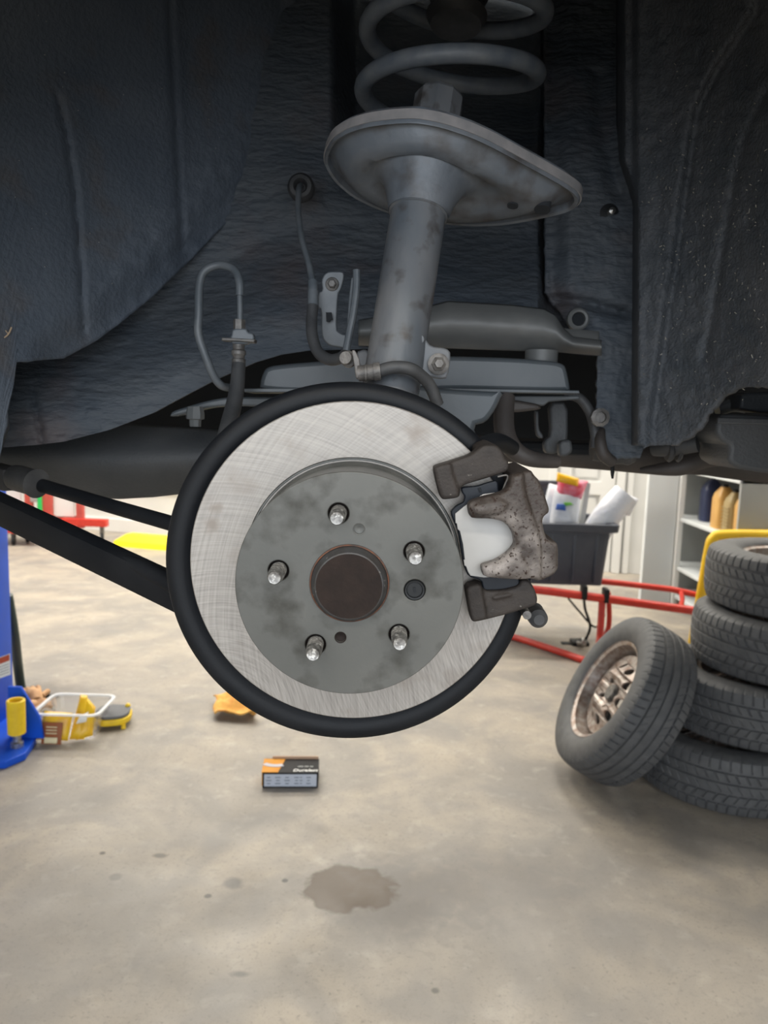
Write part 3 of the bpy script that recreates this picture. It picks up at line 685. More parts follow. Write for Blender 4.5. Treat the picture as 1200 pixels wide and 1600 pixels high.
pillow([T0 + V((.040, -.098, .075)), T0 + V((.078, -.086, .08)), T0 + V((.078, -.060, .112)), T0 + V((.046, -.070, .098))], .010, m_white, 'white_print', pk, 6, seed=8)
# knee pad board: yellow with grey top
kb = F(168, 1140); t = thing('kneeling_pad', 'yellow kneeling pad with grey top right of the clear tub', 'pad', kb)
ol = rnd([(-.065, -.05), (-.02, -.075), (.055, -.055), (.075, -.01), (.06, .07), (-.03, .08), (-.07, .05)], 2)
MK = Matrix.Translation((kb.x, kb.y + .06, 0)) @ Matrix.Rotation(.05, 4, 'Z')
vs, fs = plate_mesh([[(a * 1.08, b * 1.1) for a, b in ol]], .018, .045, .006); MB().add(vs, fs, MK).build('yellow_body', m_yelpl, t)
vs, fs = plate_mesh([ol], .045, .058, .004); MB().add(vs, fs, MK).build('grey_top', M('grey_foam', (.12, .125, .135), rough=.7), t)
for a, b in ((-.055, -.06), (.06, -.05), (.05, .07), (-.05, .07)): MB().lathe([(.010, .001), (.009, .02)], 12, MK @ Matrix.Translation((a, b, 0))).build('foot', m_yelpl, t)
MB().lathe([(.010, .055), (.012, .062), (.006, .070), (0, .071)], 16, MK @ Matrix.Translation((.05, .055, 0))).build('knob', m_yelpl, t)
# crumpled yellow cloth
rg = F(368, 1128); n = 26; vs = []; fs = []
cor = [F(334, 1124), F(402, 1129), F(400, 1098), F(336, 1096)]
for j in range(n + 1):
    for i in range(n + 1):
        s, q = i / n, j / n; p = (cor[0] * (1 - s) + cor[1] * s) * (1 - q) + (cor[3] * (1 - s) + cor[2] * s) * q
        p = p + V((.018 * noise.noise(p * 16 + V((3, 0, 0))), .02 * noise.noise(p * 14), 0)); p.z = .012 + max(0, .035 * (.5 + noise.noise(p * 13 + V((0, 5, 0)))) + .028 * math.sin(PI * s) * q + .012 * math.sin(9 * s + 3 * q)); vs.append(p)
for j in range(n):
    for i in range(n): a = j * (n + 1) + i; fs.append((a, a + 1, a + n + 2, a + n + 1))
o = mesh('shop_rag', vs, fs, m_rag, None, ang=80, fix=False); sm = o.modifiers.new('t', 'SOLIDIFY'); sm.thickness = .006
tag(o, 'crumpled orange-yellow cloth on the floor below the brake disc edge', 'rag')
# brake pad box
bl_, br_ = F(410, 1231), F(497, 1231)
bx_ = (bl_ + br_) / 2; ang = math.atan2((br_ - bl_).y, (br_ - bl_).x); bwid = (br_ - bl_).length; bht = .058; bdp = .115
t = thing('parts_box', 'black and orange cardboard parts box with grey label on the floor', 'box', bx_)
MBx = Matrix.Translation(bx_) @ Matrix.Rotation(ang, 4, 'Z')
m_card = M('black_card', (.010, .010, .012), rough=.6, spec=.2)
m_cor = M('orange_card', (.62, .27, .01), (.56, .22, .01), spec=.2, rough=.5, scale=20)
m_lab = M('grey_label', (.48, .52, .60), rough=.5); m_lab2 = flat('label_print', (.16, .18, .24), .6); m_kraft = flat('kraft_card', (.50, .33, .22), .8)
MB().box((0, bdp / 2, bht / 2), (bwid, bdp, bht), MBx, .002).build('carton', m_card, t, ang=20)
MB().box((0, -.0008, bht / 2), (bwid - .012, .0012, bht - .012), MBx).build('paper_label', m_lab, t, smooth=False)
vs, fs = plate_mesh([[(-bwid / 2 - .004, .0), (-.045, 0), (-.025, bdp * .93), (-bwid / 2 - .004, bdp * .93)]], bht + .0005, bht + .002); MB().add(vs, fs, MBx).build('orange_panel', m_cor, t, smooth=False)
MB().box((-bwid / 2 - .0015, bdp * .47, bht * .55), (.002, bdp * .93, bht * .85), MBx).build('orange_flap', m_cor, t, smooth=False)
MB().box((.012, bdp - .004, bht + .004), (bwid - .03, .004, .012), MBx).build('kraft_flap', m_kraft, t, smooth=False)
arc = []
for k in range(13): a = -2.25 + k * 1.1 / 12; arc.append((.075 * math.cos(a), .075 * math.sin(a)))
for k in range(12, -1, -1): a = -2.25 + k * 1.1 / 12; arc.append((.055 * math.cos(a), .055 * math.sin(a)))
vs, fs = plate_mesh([[(x - .058, y + .115) for x, y in arc]], bht + .002, bht + .003); MB().add(vs, fs, MBx).build('printed_pad_picture', flat('pad_print', (.42, .42, .48), .5), t, smooth=False)
for i, (x, wds) in enumerate(((-.078, .022), (-.045, .022), (-.012, .022), (.022, .018), (.038, .012), (.065, .018))):
    for j in range(3):
        MB().box((x, -.0018, bht * (.30 + .2 * j)), (wds * (.9 if (i + j) % 2 else .6), .0008, .0035), MBx).build('label_print_line', m_lab2, t, smooth=False)
def text(s, size, m, mat, name, parent, ext=.0003, align='CENTER', shear=0):
    c = bpy.data.curves.new('t', 'FONT'); c.body = s; c.size = size; c.extrude = ext; c.align_x = align; c.align_y = 'CENTER'; c.shear = shear; c.offset = size * .015
    o = bpy.data.objects.new('t', c); COL.objects.link(o); dg = bpy.context.evaluated_depsgraph_get(); dg.update()
    me = bpy.data.meshes.new_from_object(o.evaluated_get(dg)); bpy.data.objects.remove(o)
    me.transform(m); me.materials.clear(); me.materials.append(mat); me.name = name
    return link(bpy.data.objects.new(name, me), parent)
text('Duralast', .026, MBx @ Matrix.Translation((.052, .016, bht + .001)), m_white, 'printed_word', t, shear=.2)
for q_, w_ in ((.034, .020), (.056, .016), (.074, .012)): MB().box((q_, .046, bht + .0012), (w_, .006, .0006), MBx).build('print_line', m_cab, t, smooth=False)
# ------------------------------------------------------------------ far left: yellow kerb stop, red trolley
k0 = F(178, 853); k1 = F(330, 866)
d_ = (k1 - k0).normalized(); Mk = frame((k0 + k1) / 2, V((0, 0, 1)), V((-d_.y, d_.x, 0))); Mk = Matrix((V((d_.x, d_.y, 0)), V((-d_.y, d_.x, 0)), V((0, 0, 1)))).transposed().to_4x4(); Mk.translation = k0
Lk = 1.8
t = thing('parking_stop', 'bright yellow concrete kerb stop lying on the floor by the back wall', 'kerb', k0 + V((.9, 0, 0)))
sec = [(-.02, 0), (.0, .05), (.05, .115), (.16, .115), (.21, .05), (.22, 0)]
vs = []
for x in (0, .12, Lk - .12, Lk):
    for (y, z) in sec: vs.append((x if z < .1 else min(max(x, .10), Lk - .10), y, z))
n6 = 6; fs = [(j * n6 + i, j * n6 + i + 1, (j + 1) * n6 + i + 1, (j + 1) * n6 + i) for j in range(3) for i in range(5)] + [tuple(range(6)), tuple(18 + i for i in range(6))[::-1]]
MB().add(vs, fs, Mk).build('concrete_bar', M('yellow_kerb_paint', (.92, .72, .01), (.84, .62, .01), rough=.5, scale=10), t, smooth=False)
for x in (.35, 1.45): MB().lathe([(.018, .114), (.018, .118), (0, .118)], 12, Mk @ Matrix.Translation((x, .1, 0))).build('fixing_pin', m_dirty, t)
yR = 7.35
t = thing('red_trolley', 'faded red steel trolley with white panels and casters by the back wall', 'trolley', (FZ(90, 830, yR).x, yR, 0))
def rb4(x0, y0, x1, y1, Y, dep, mat, name):
    a, b = FZ(x0, y0, Y), FZ(x1, y1, Y)
    return MB().box(((a.x + b.x) / 2, Y + dep / 2, (a.z + b.z) / 2), (abs(b.x - a.x), dep, abs(a.z - b.z)), None, .008).build(name, mat, t, smooth=False)
rb4(95, 810, 166, 824, yR, .08, m_red, 'base_beam'); rb4(-30, 818, 60, 835, yR - .25, .3, m_red, 'low_tray')
rb4(116, 700, 130, 826, yR + .02, .06, m_redf, 'upright'); rb4(35, 700, 50, 815, yR + .02, .06, m_redf, 'upright'); rb4(62, 700, 81, 815, yR + .02, .06, m_redf, 'upright')
rb4(84, 740, 116, 808, yR + .06, .02, m_white, 'white_panel'); rb4(-10, 740, 34, 815, yR + .06, .02, m_cabw, 'white_panel')
rb4(60, 805, 120, 815, yR + .09, .06, m_redf, 'cross_beam')
rb4(57, 765, 64, 800, yR - .02, .04, flat('green_plastic', (.02, .55, .12), .4), 'green_bottle'); rb4(46, 760, 57, 785, yR - .04, .05, m_cab, 'grey_box')
for x, yy, Y in ((157, 826, yR), (18, 836, yR - .25), (40, 834, yR - .1)):
    g = FZ(x, yy, Y); cz = min(.05, g.z * .6)
    MB().lathe([(.045, -.015), (.05, -.01), (.05, .01), (.045, .015)], 20, frame(V((g.x, Y + .04, .051)), V((1, .3, 0)))).build('caster', m_black, t)
    MB().box((g.x, Y + .04, (g.z + .06) / 2 + .02), (.03, .04, max(.02, g.z - .06)), None).build('caster_fork', m_dirty, t)

# ------------------------------------------------------------------ THE CAR: wheel well
body = thing('car_body', 'undercoated dark wheel well of the raised car, framing the suspension', 'car', (0, 1.3, 1.3))
def wr(x, y, k=1): # wrinkled undercoat relief
    return .0022 * k * noise.noise(V((x * .014, y * .09, 0))) + .0022 * k * noise.noise(V((x * .05, y * .16, 3))) + .001 * noise.noise(V((x * .2, y * .3, 5)))
# left liner panel
def dA(x, y):
    d = .80 + .30 * sstep(-350, 620, x) + .10 * (x / 530)
    d -= .16 * max(0, (120 - y) / 370) ** 1.6
    d -= .02 * sstep(60, 0, pdist(x, y, [(530, -200), (520, 120), (440, 255), (330, 370), (240, 460), (150, 530), (100, 558)])) * -1
    d += groove(x, y, [(90, 150), (103, 200), (118, 300), (127, 420), (132, 520)], 5, .006) + .012 * sstep(80, 150, x) * sstep(120, 200, y) * .6
    d += groove(x, y, [(262, -100), (268, 50), (276, 200), (284, 330), (286, 390)], 5, .005) + .010 * sstep(255, 300, x)
    d += groove(x, y, [(420, -100), (450, 60)], 14, .004)
    # rough bumps towards the lower edge
    e = sstep(150, 20, pdist(x, y, [(500, 200), (440, 255), (330, 370), (240, 460)]))
    d += e * .004 * noise.noise(V((x * .05, y * .06, 1))) + .0012 * noise.noise(V((x * .15, y * .15, 2)))
    return d
botA = [(-350, 720), (-60, 740), (0, 722), (8, 660), (22, 600), (25, 566), (100, 560), (150, 533), (200, 495), (240, 462), (290, 414), (330, 372), (380, 322), (440, 258), (470, 225), (495, 202), (510, 190), (519, 130), (532, -250)]
panel('left_liner', m_coat, body, (-350, 532), [(-350, -260), (540, -260)], botA, dA, 190, 130, thick=.008)
# inner panel with rail
botB = [(-80, 706), (10, 699), (60, 695), (100, 690), (170, 672), (240, 645), (290, 618), (340, 592), (400, 566), (440, 554), (480, 548), (580, 545), (670, 543), (760, 545), (850, 548), (935, 557), (990, 560)]
def dB(x, y):
    B = interp(botB, x); d = 1.15
    d += .08 * sstep(840, 856, x)
    d += .22 * sstep(515, 560, x) * sstep(880, 830, x) * sstep(330, 120, y)
    d -= .09 * sstep(B - 190, B - 30, y)
    d -= .05 * sstep(350, 0, x)
    d += wr(x, y, .15 + .75 * sstep(250, 430, y) * (1 if x < 640 else .6))
    d -= .012 * math.exp(-((x - 468) / 40) ** 2 - ((y - 295) / 48) ** 2)            # bump around the grommet
    d += groove(x, y, [(50, 605), (58, 650), (66, 690)], 5, .006)
    d += groove(x, y, [(330, 420), (420, 372), (500, 352), (560, 350)], 8, .003)
    return d
panel('inner_panel', m_coat2, body, (-80, 992), [(-80, -260), (990, -260)], botB, dB, 240, 170, thick=.004, curl=.035)
# shelf-like lower rail, lighter and smoother, right of the strut
def dG(x, y):
    T = interp(topG, x); B = interp(botG, x); s = (y - T) / max(1, B - T)
    return 1.045 - .035 * math.sin(PI * min(1, max(0, s * .85 + .15))) + .0008 * noise.noise(V((x * .05, y * .05, 0)))
topG = [(560, 500), (640, 486), (700, 470), (800, 476), (850, 482), (868, 492), (880, 512), (895, 526), (945, 532)]
botG = [(560, 540), (690, 544), (800, 548), (880, 551), (940, 556)]
panel('frame_rail', m_rail, body, (560, 940), topG, botG, dG, 90, 24, thick=.005, curl=.04)
# middle column between rail and right liner
def dD(x, y):
    d = 1.09 + .10 * sstep(300, 0, y) + .02 * sstep(895, 860, x)
    d += groove(x, y, [(870, 468), (920, 474), (975, 490)], 9, .018)
    d += groove(x, y, [(935, 120), (940, 200), (965, 300)], 14, .012)
    d += .002 * noise.noise(V((x * .04, y * .05, 0))) + .002 * noise.noise(V((x * .12, y * .12, 4)))
    return d
def colpanel(name, mat, parent, ys, lx, rx, dfun, nx, ny, thick=.008):
    vs = []; fs = []
    for j in range(ny + 1):
        y = ys[0] + (ys[1] - ys[0]) * j / ny; a, b = interp(lx, y), interp(rx, y)
        for i in range(nx + 1): x = a + (b - a) * i / nx; vs.append(P(x, y, dfun(x, y)))
    for j in range(ny):
        for i in range(nx): a = j * (nx + 1) + i; fs.append((a, a + nx + 1, a + nx + 2, a + 1))
    o = mesh(name, vs, fs, mat, parent, ang=60, fix=False); sm = o.modifiers.new('thickness', 'SOLIDIFY'); sm.thickness = thick; sm.offset = -1; return o
colpanel('column_panel', m_coat2, body, (-200, 716), [(-200, 850), (455, 852), (475, 868), (500, 880), (525, 905), (535, 934), (630, 933), (660, 925), (690, 935), (716, 950)], [(-200, 1000), (690, 1010), (716, 1000)], dD, 40, 200)
# right liner
def dE(x, y):
    d = 1.02 - .34 * sstep(960, 1420, x) - .03 * (x - 960) / 200
    d -= .12 * max(0, (120 - y) / 370) ** 1.6
    c = [(1180, 20), (1120, 110), (1090, 170), (1072, 290), (1058, 400), (1040, 520), (1020, 660)]
    d += groove(x, y, c, 6, .004); px_ = interp([(20, 1180), (110, 1120), (170, 1090), (290, 1072), (400, 1058), (520, 1040), (660, 1020)], y)
    d -= .018 * sstep(px_ + 6, px_ - 16, x) * sstep(985, 1000, x)
    d += groove(x, y, [(1200, 140), (1165, 210), (1148, 280), (1128, 400), (1112, 500), (1100, 560)], 8, .007)
    d += .10 * sstep(14, 0, x - interp([(0, 963), (250, 963), (320, 985), (700, 982)], y))
    d += .0035 * noise.noise(V((x * .05, y * .06, 1))) + .0022 * noise.noise(V((x * .17, y * .17, 2))) + .001 * noise.noise(V((x * .5, y * .5, 2)))
    return d
botE = [(955, 694), (985, 697), (1040, 695), (1062, 683), (1080, 662), (1095, 640), (1112, 620), (1135, 608), (1160, 604), (1500, 600)]
panel('right_liner', m_coatg, body, (963, 1460), [(955, -260), (1500, -260)], botE, dE, 170, 190, left=[(-260, 963), (250, 963), (320, 985), (500, 985), (700, 982)], thick=.008)
# dry grass and grit stuck to the right liner
sp = MB()
for k in range(260):
    x = random.uniform(1000, 1198); y = random.betavariate(2.2, 1.6) * 620 + 20
    if x < 1030 and random.random() < .6: continue
    c = P(x, y, dE(x, y) - .0015); L_ = random.uniform(.0008, .0030) * (1.6 if random.random() < .08 else 1); th = random.uniform(.0003, .0006); a = random.uniform(0, PI)
    sp.box((0, 0, 0), (L_, th, th), Matrix.Translation(c) @ Matrix.Rotation(a, 4, 'Y') @ Matrix.Rotation(random.uniform(-.5, .5), 4, 'Z'))
for k in range(34):
    x = random.uniform(5, 420); y = random.uniform(20, 480)
    if y > interp(botA, x) - 10: continue
    c = P(x, y, dA(x, y) - .0012); L_ = random.uniform(.0006, .0016)
    sp.box((0, 0, 0), (L_, .0004, .0004), Matrix.Translation(c) @ Matrix.Rotation(random.uniform(0, PI), 4, 'Y'))
sp.build('stuck_grit', M('dry_grit', (.34, .32, .27), (.5, .46, .38), rough=.8, scale=50), body, smooth=False)['kind'] = 'stuff'
tw = P(13, 522, dA(13, 522) - .004); MB().tube([tw + V((-.006, 0, -.005)), tw, tw + V((.004, 0, .008))], .0009, 6).tube([tw, tw + V((-.003, 0, .004))], .0007, 6).build('straw', M('straw', (.4, .3, .2), rough=.8), body)
# liner bolts and bosses
def disc_at(x, y, d, prof, mat, name, parent, n=24, nrm=V((0, -1, 0))):
    return MB().lathe(prof, n, frame(P(x, y, d), nrm)).build(name, mat, parent)
disc_at(425, 136, dA(425, 136) - .001, [(.014, 0), (.013, .003), (.006, .003), (.0055, .007), (0, .0075)], m_coat, 'liner_clip', body)
disc_at(436, 141, dA(436, 141) - .001, [(.008, 0), (.007, .003), (0, .003)], m_coat, 'liner_clip', body)
disc_at(950, 335, 1.10, [(.012, 0), (.011, .006), (.006, .007), (.005, .010), (.0045, .022), (0, .024)], m_bolt, 'stud_clip', body)
disc_at(949, 336, 1.10, [(.014, -.002), (.0135, .010), (.008, .011)], m_black, 'clip_washer', body)
disc_at(903, 499, 1.065, [(.0155, -.004), (.015, .004), (.0125, .006), (.0095, .005), (.009, .000), (.0088, -.003)], m_rail, 'drain_boss', body, 32)
disc_at(903, 499, 1.0655, [(.0088, -.006), (.0088, -.0015), (0, -.0015)], m_void, 'drain_opening_shade', body, 24)  # black disc paints the shade inside the boss
disc_at(936, 652, 1.06, [(.013, 0), (.013, .008), (.008, .010), (.0075, .004), (0, .004)], m_dirty, 'rivet', body, 10)
# body mass (floor pan) as near-black backing, added to keep the gaps dark, and far wheel-arch wall
pb = P(600, 700, 1.5)
MB().box((0, 2.10, pb.z + .35), (5.2, 1.0, .70)).box((-1.9, 1.0, pb.z + .40), (1.4, .9, .72)).box((1.9, 1.0, pb.z + .40), (1.4, .9, .72)).build('floor_pan_backing', m_void, body, smooth=False)
# outer quarter panel with the wheel arch, just outside the picture
hubc = P(547, 912, .60)
arch = [(hubc.x + .47 * math.cos(a), hubc.z + .02 + .47 * math.sin(a)) for a in [math.radians(-12 + 204 * k / 40) for k in range(41)]]
ol = [(2.6, arch[0][1])] + arch + [(-2.6, arch[-1][1]), (-2.6, 2.15), (2.6, 2.15)]
vs, fs = plate_mesh([ol], 0, .012, .002)
MB().add(vs, fs, Matrix.Translation((0, .50, 0)) @ Matrix.Rotation(PI / 2, 4, 'X')).build('quarter_panel', M('grey_car_paint', (.06, .062, .065), rough=.3, coat=.6), body, smooth=False)
# unseen wheel arch roof, added to shade the well
vs = []; fs = []
for j in range(13):
    a = math.radians(5 + 170 * j / 12)
    for yy in (.5, .8, 1.45): vs.append((hubc.x + .80 * math.cos(a), yy, hubc.z + .10 + .80 * math.sin(a)))
for j in range(12):
    for i in range(2): q = j * 3 + i; fs.append((q, q + 1, q + 4, q + 3))
o = mesh('unseen_arch_roof', vs, fs, m_coat, body, fix=False); sm = o.modifiers.new('t', 'SOLIDIFY'); sm.thickness = .006
# fuel tank / beam lower left
def dI(x, y):
    T, B = 655, interp(botI, x); s = (y - T) / (B - T); return 1.17 - .05 * math.sin(PI * min(1, s)) + .10 * sstep(350, 0, x) * 0
botI = [(-120, 755), (10, 766), (60, 770), (110, 775), (185, 780), (240, 777), (275, 773), (420, 760)]
panel('fuel_tank', m_under, body, (-120, 420), [(-120, 640), (420, 676)], botI, dI, 60, 20, thick=.01, curl=.1)
# exhaust pipe along the lower right
pipe_c = [(690, 690), (760, 700), (830, 705), (900, 709), (960, 712), (1030, 718), (1090, 716), (1140, 724), (1210, 732), (1400, 745)]
MB().tube([P(x, y, 1.30) for x, y in pipe_c], [.018, .020, .022, .024, .026, .026, .028, .026, .026, .026], 18).build('exhaust_pipe', m_pipe, body)
MB().tube([P(1000, 735, 1.22), P(1060, 730, 1.2), P(1110, 712, 1.2), P(1160, 712, 1.2), P(1300, 735, 1.2)], [.004, .014, .018, .020, .022], 14).build('exhaust_pipe', m_pipe, body)
MB().tube([P(957, 722, 1.25), P(957, 738, 1.25), P(957, 748, 1.25)], [.0035, .0035, .0018], 8, smooth=1).build('drain_pin', m_black, body)
# plastic tank at the far right with a lip and cover
tk = pplate([(1120, 655), (1131, 646), (1200, 650), (1330, 655), (1330, 752), (1160, 736), (1137, 722), (1141, 697), (1128, 690), (1119, 678)], 1.0, .10, .006, 1); tk.build('canister', m_under, body)
pplate([(1122, 652), (1330, 658), (1330, 668), (1121, 662)], .993, .008, .002, 0).build('canister_lid', m_under, body)
pplate([(1158, 618), (1170, 612), (1330, 612), (1330, 648), (1156, 644)], 1.06, .05, .004, 1).build('tank_cover', m_under, body)
MB().tube([P(1120, 640, 1.1), P(1145, 633, 1.1), P(1165, 635, 1.1)], .010, 10).build('small_pipe', m_rail, body)
MB().tube([P(1022, 700, 1.12), P(1050, 698, 1.1), P(1090, 692, 1.08)], [.012, .014, .013], 14, smooth=2).lathe([(.014, -.004), (.017, 0), (.014, .004)], 16, frame(P(1046, 704, 1.1), rt)).lathe([(.013, -.003), (.016, 0), (.013, .003)], 16, frame(P(1060, 705, 1.1), rt)).build('rubber_hanger', m_rubber, body)

# ------------------------------------------------------------------ strut
sb, stp = P(618, 560, .765), P(665, 262, .795)
ax = (stp - sb).normalized(); Ls = (stp - sb).length
T = thing('suspension_strut', 'grey steel shock strut with wide teardrop spring seat above the brake disc', 'strut', sb)
ms = frame(sb, ax, V((0, -1, 0)))
MB().lathe([(.0285, -.075), (.0285, Ls * .74), (.0305, Ls * .745), (.0310, Ls * .80), (.0300, Ls * .86), (.0305, Ls * .96)], 48, ms).build('strut_tube', m_strut, T)
# spring seat: outline traced on the plane square to the strut
so = P(690, 262, .80); sn = ax
mseat = frame(so, sn, V((0, 1, 0))); msi = mseat.inverted()
rimpx = [(509, 243), (508, 226), (520, 202), (545, 187), (575, 178), (610, 173), (650, 171), (690, 178), (735, 193), (770, 209), (810, 231), (850, 253), (885, 273), (903, 286), (908, 298), (900, 309), (880, 317), (840, 326), (790, 335), (740, 337), (690, 333), (630, 323), (590, 310), (550, 290), (523, 266)]
loop = [(msi @ isect(x, y + 8, so, sn)) for x, y in rimpx]
lp = rnd([(p.x, p.y) for p in loop], 2); N = len(lp)
cc = msi @ (sb + ax * ((so - sb).dot(sn) / ax.dot(sn))); cc = V((cc.x, cc.y))
def ringv(s, z, blend=0, rad=.036):
    o = []
    for (x, y) in lp:
        p = V((x, y)) - cc; pr = p * s; c_ = p.normalized() * rad; q = pr * (1 - blend) + c_ * blend; o.append((cc.x + q.x, cc.y + q.y, z))
    return o
rings = [ringv(.955, .008), ringv(.985, .010), ringv(1.0, .006), ringv(1.0, -.006), ringv(.99, -.008), ringv(.965, -.007), ringv(.955, .000), ringv(.91, -.001), ringv(.86, -.007), ringv(.80, -.016), ringv(.72, -.021), ringv(.62, -.021, .15), ringv(.54, -.016, .4, .05), ringv(.46, -.016, .7, .05), ringv(.4, -.022, .9, .043), ringv(.3, -.04, 1, .036), ringv(.3, -.058, 1, .031)]
n = N; vs = [v for r in rings for v in r]; fs = [(j * n + i, j * n + (i + 1) % n, (j + 1) * n + (i + 1) % n, (j + 1) * n + i) for j in range(len(rings) - 1) for i in range(n)] + [tuple(range(n))]
MB().add(vs, fs, mseat).build('spring_seat', m_seat, T, ang=50)
rl = loft([ringv(1.002, .0065), ringv(1.012, .0065), ringv(1.012, -.004), ringv(1.002, -.004)], False, False); rl.v = [mseat @ V(v) for v in rl.v]; rl.build('seat_rim', M('worn_rim', (.16, .155, .155), (.23, .215, .21), rough=.5, scale=60), T)
def seat_spot(x, y, r, name, mat, z0=-.006, z1=.004, sq=1.0, zz=-.0135):
    p = msi @ isect(x, y, so - sn * .006, sn)
    return MB().lathe([(r, z0 - .002), (r, z1)], 20, mseat @ Matrix.Translation((p.x, p.y, zz)) @ Matrix.Scale(sq, 4, (0, 1, 0))).build(name, mat, T)
seat_spot(850, 307, .0085, 'drain_hole_shade', m_void, sq=1.1, zz=-.0135); seat_spot(804, 300, .0058, 'drain_hole_shade', m_void, zz=-.0145); seat_spot(768, 262, .006, 'drain_hole_shade', m_void, sq=.6, zz=-.0125)  # near-black discs paint the shade of the seat holes
disc_at(799, 322, .86, [(.004, -.004), (.004, .004), (0, .005)], m_seat, 'small_stud', T, 12)
# nut / lower end of the rod on top of the seat
nu = P(684, 168, .80)
MB().lathe([(.026, -.03), (.026, .008), (.024, .012), (.012, .013)], 10, frame(nu, ax)).build('rod_collar', m_strut, T, ang=20)
# strut lower ear with bolt
pplate([(648, 545), (652, 528), (664, 528), (673, 541), (698, 544), (705, 552), (700, 590), (688, 592), (655, 586)], .76, .012, .002, 1).build('mounting_ear', m_strut, T)
eb = thing('strut_bolt', '', 'bolt') if False else None
disc_at(685, 569, .758, [(.0105, 0), (.0105, .002), (.0082, .003)], m_dirty, 'washer', T, 32)
nb = disc_at(685, 569, .754, [(.0072, 0), (.0072, .006), (.0045, .008), (.0042, .013), (0, .0135)], m_dirty, 'hex_nut', T, 6)
disc_at(655, 531, .757, [(.0045, -.006), (.0045, .006), (0, .007)], m_strut, 'locating_pin', T, 12)
# ------------------------------------------------------------------ coil spring
sc = P(702, 133, .88); sxn = V((.06, -.10, 1)).normalized(); mc = frame(sc, sxn, V((0, 1, 0)))
pts = []
for k in range(0, 210):
    a = PI - 1.1 + k * 2 * PI / 48; pts.append(mc @ V((.0985 * math.cos(a), .0985 * math.sin(a), -.014 + .062 * (a - PI) / (2 * PI))))
tag(MB().tube(pts, .0098, 14, smooth=1).build('coil_spring', M('spring_paint', (.075, .09, .11), (.13, .14, .15), rough=.5, scale=40, bump=.2, bscale=160)), 'dark steel coil spring rising above the teardrop spring seat', 'spring')
# bump boot inside the spring
bt = P(712, 40, .90)
tag(MB().lathe([(.030 + .006 * (k % 2), .012 * k) for k in range(16)], 32, frame(bt, (ax + V((0, 0, 1))).normalized())).build('dust_boot', m_rubber), 'black ribbed dust boot inside the coil spring', 'boot')

# ------------------------------------------------------------------ brake and other lines
g = thing('brake_line', 'thin grey brake line with sleeve, from round grommet down to the strut', 'brake line', P(470, 290, 1.05))
MB().lathe([(.0185, -.012), (.0185, .001), (.015, .006), (.010, .007), (.008, .004), (.006, -.004)], 32, frame(P(470, 292, 1.065), V((0, -1, 0)))).build('grommet', m_rubber, g)
MB().tube([P(470, 290, 1.06), P(467, 296, 1.035), P(466, 330, 1.01), P(471, 370, .985), P(482, 410, .96), P(488, 440, .94), P(489, 458, .93)], .0040, 12).build('steel_line', m_line, g)
MB().tube([P(488.5, 440, .935), P(489, 457, .93)], .0058, 14, smooth=1).tube([P(489, 455, .93), P(489, 480, .925)], .0064, 14, smooth=1).build('sleeve', m_line, g)
MB().tube([P(489, 478, .925), P(487, 500, .92), P(488, 525, .91), P(497, 550, .90), P(515, 562, .89), P(533, 559, .88), P(543, 550, .87)], .0068, 14).build('hose', m_rubber, g)
b = thing('line_bracket', 'grey stamped bracket with bolt holding the line left of the strut', 'bracket', P(520, 490, .95))
vs = [(497, 457), (504, 454), (502, 438), (507, 428), (514, 424), (536, 424), (538, 432), (533, 452), (528, 459), (525, 515), (534, 522), (545, 523), (542, 545), (533, 543), (515, 540), (506, 532), (502, 520), (502, 483), (496, 480)]
pplate(vs, .95, .006, .0015, 1).build('bracket_plate', m_line, b)
disc_at(519, 444, .946, [(.0085, 0), (.008, .002), (.006, .003)], m_dirty, 'washer', b, 20); disc_at(519, 444, .942, [(.0055, 0), (.0055, .005), (.004, .0065), (0, .0065)], m_dirty, 'hex_bolt', b, 6)
pplate([(509, 488), (518, 488), (520, 500), (517, 499), (515, 503), (510, 502)], .9435, .004, .0004, 0).build('slot_shade', m_void, b)  # near-black plate paints the shade of the slot
o = MB().tube([P(541, 548, .86), P(546, 520, .86), P(552, 490, .86), P(557, 450, .86), P(557, 422, .86)], .0042, 10); o.build('strap', m_line, b)
MB().tube([P(545, 512, .865), P(548, 470, .865), P(552, 435, .865)], .0022, 8).build('wire', m_line, b)
l = thing('sensor_line', 'looped grey line with hex fitting and hose at the left of the strut', 'brake line', P(340, 500, .98))
MB().tube([P(375, 507, .96), P(375, 480, .96), P(374.5, 462, .96)], .0036, 12, smooth=1).build('thin_tube', m_line, l)
MB().tube([P(374.5, 462, .96), P(374, 440, .96), P(365, 421, .965), P(342, 414, .97), P(319, 424, .97), P(311.5, 448, .97), P(310.5, 490, .97), P(310, 522, .975), P(321, 556, .98), P(334, 588, .99), P(347, 603, 1.0), P(362, 606, 1.02)], .0052, 12).build('sleeved_tube', m_line, l)
MB().lathe([(.0075, -.006), (.0075, .006)], 6, frame(P(374, 507, .955), V((0, 0, 1)))).build('hex_fitting', m_dirty, l)
pplate([(363, 513), (385, 513), (387, 519), (396, 521), (397, 531), (391, 534), (385, 538), (365, 538), (357, 531), (355, 528), (361, 526)], .95, .012, .002, 1).build('clamp_block', m_line, l)
pplate([(346, 527), (398, 530), (397, 535), (346, 532)], .945, .02, .0015, 0).build('clamp_plate', m_dirty, l)
MB().lathe([(.0085, 0), (.0085, .006), (.007, .007), (.0075, .010), (.009, .012), (.009, .016), (.007, .018), (.0075, .024)], 20, frame(P(373, 569, .952), V((0, 0, 1)))).build('ferrule', m_dirty, l)
MB().tube([P(373, 567, .952), P(371, 600, .945), P(366, 630, .935), P(358, 660, .92), P(350, 690, .9)], [.0085, .009, .0098, .0098, .0098], 14).build('hose', m_rubber, l)
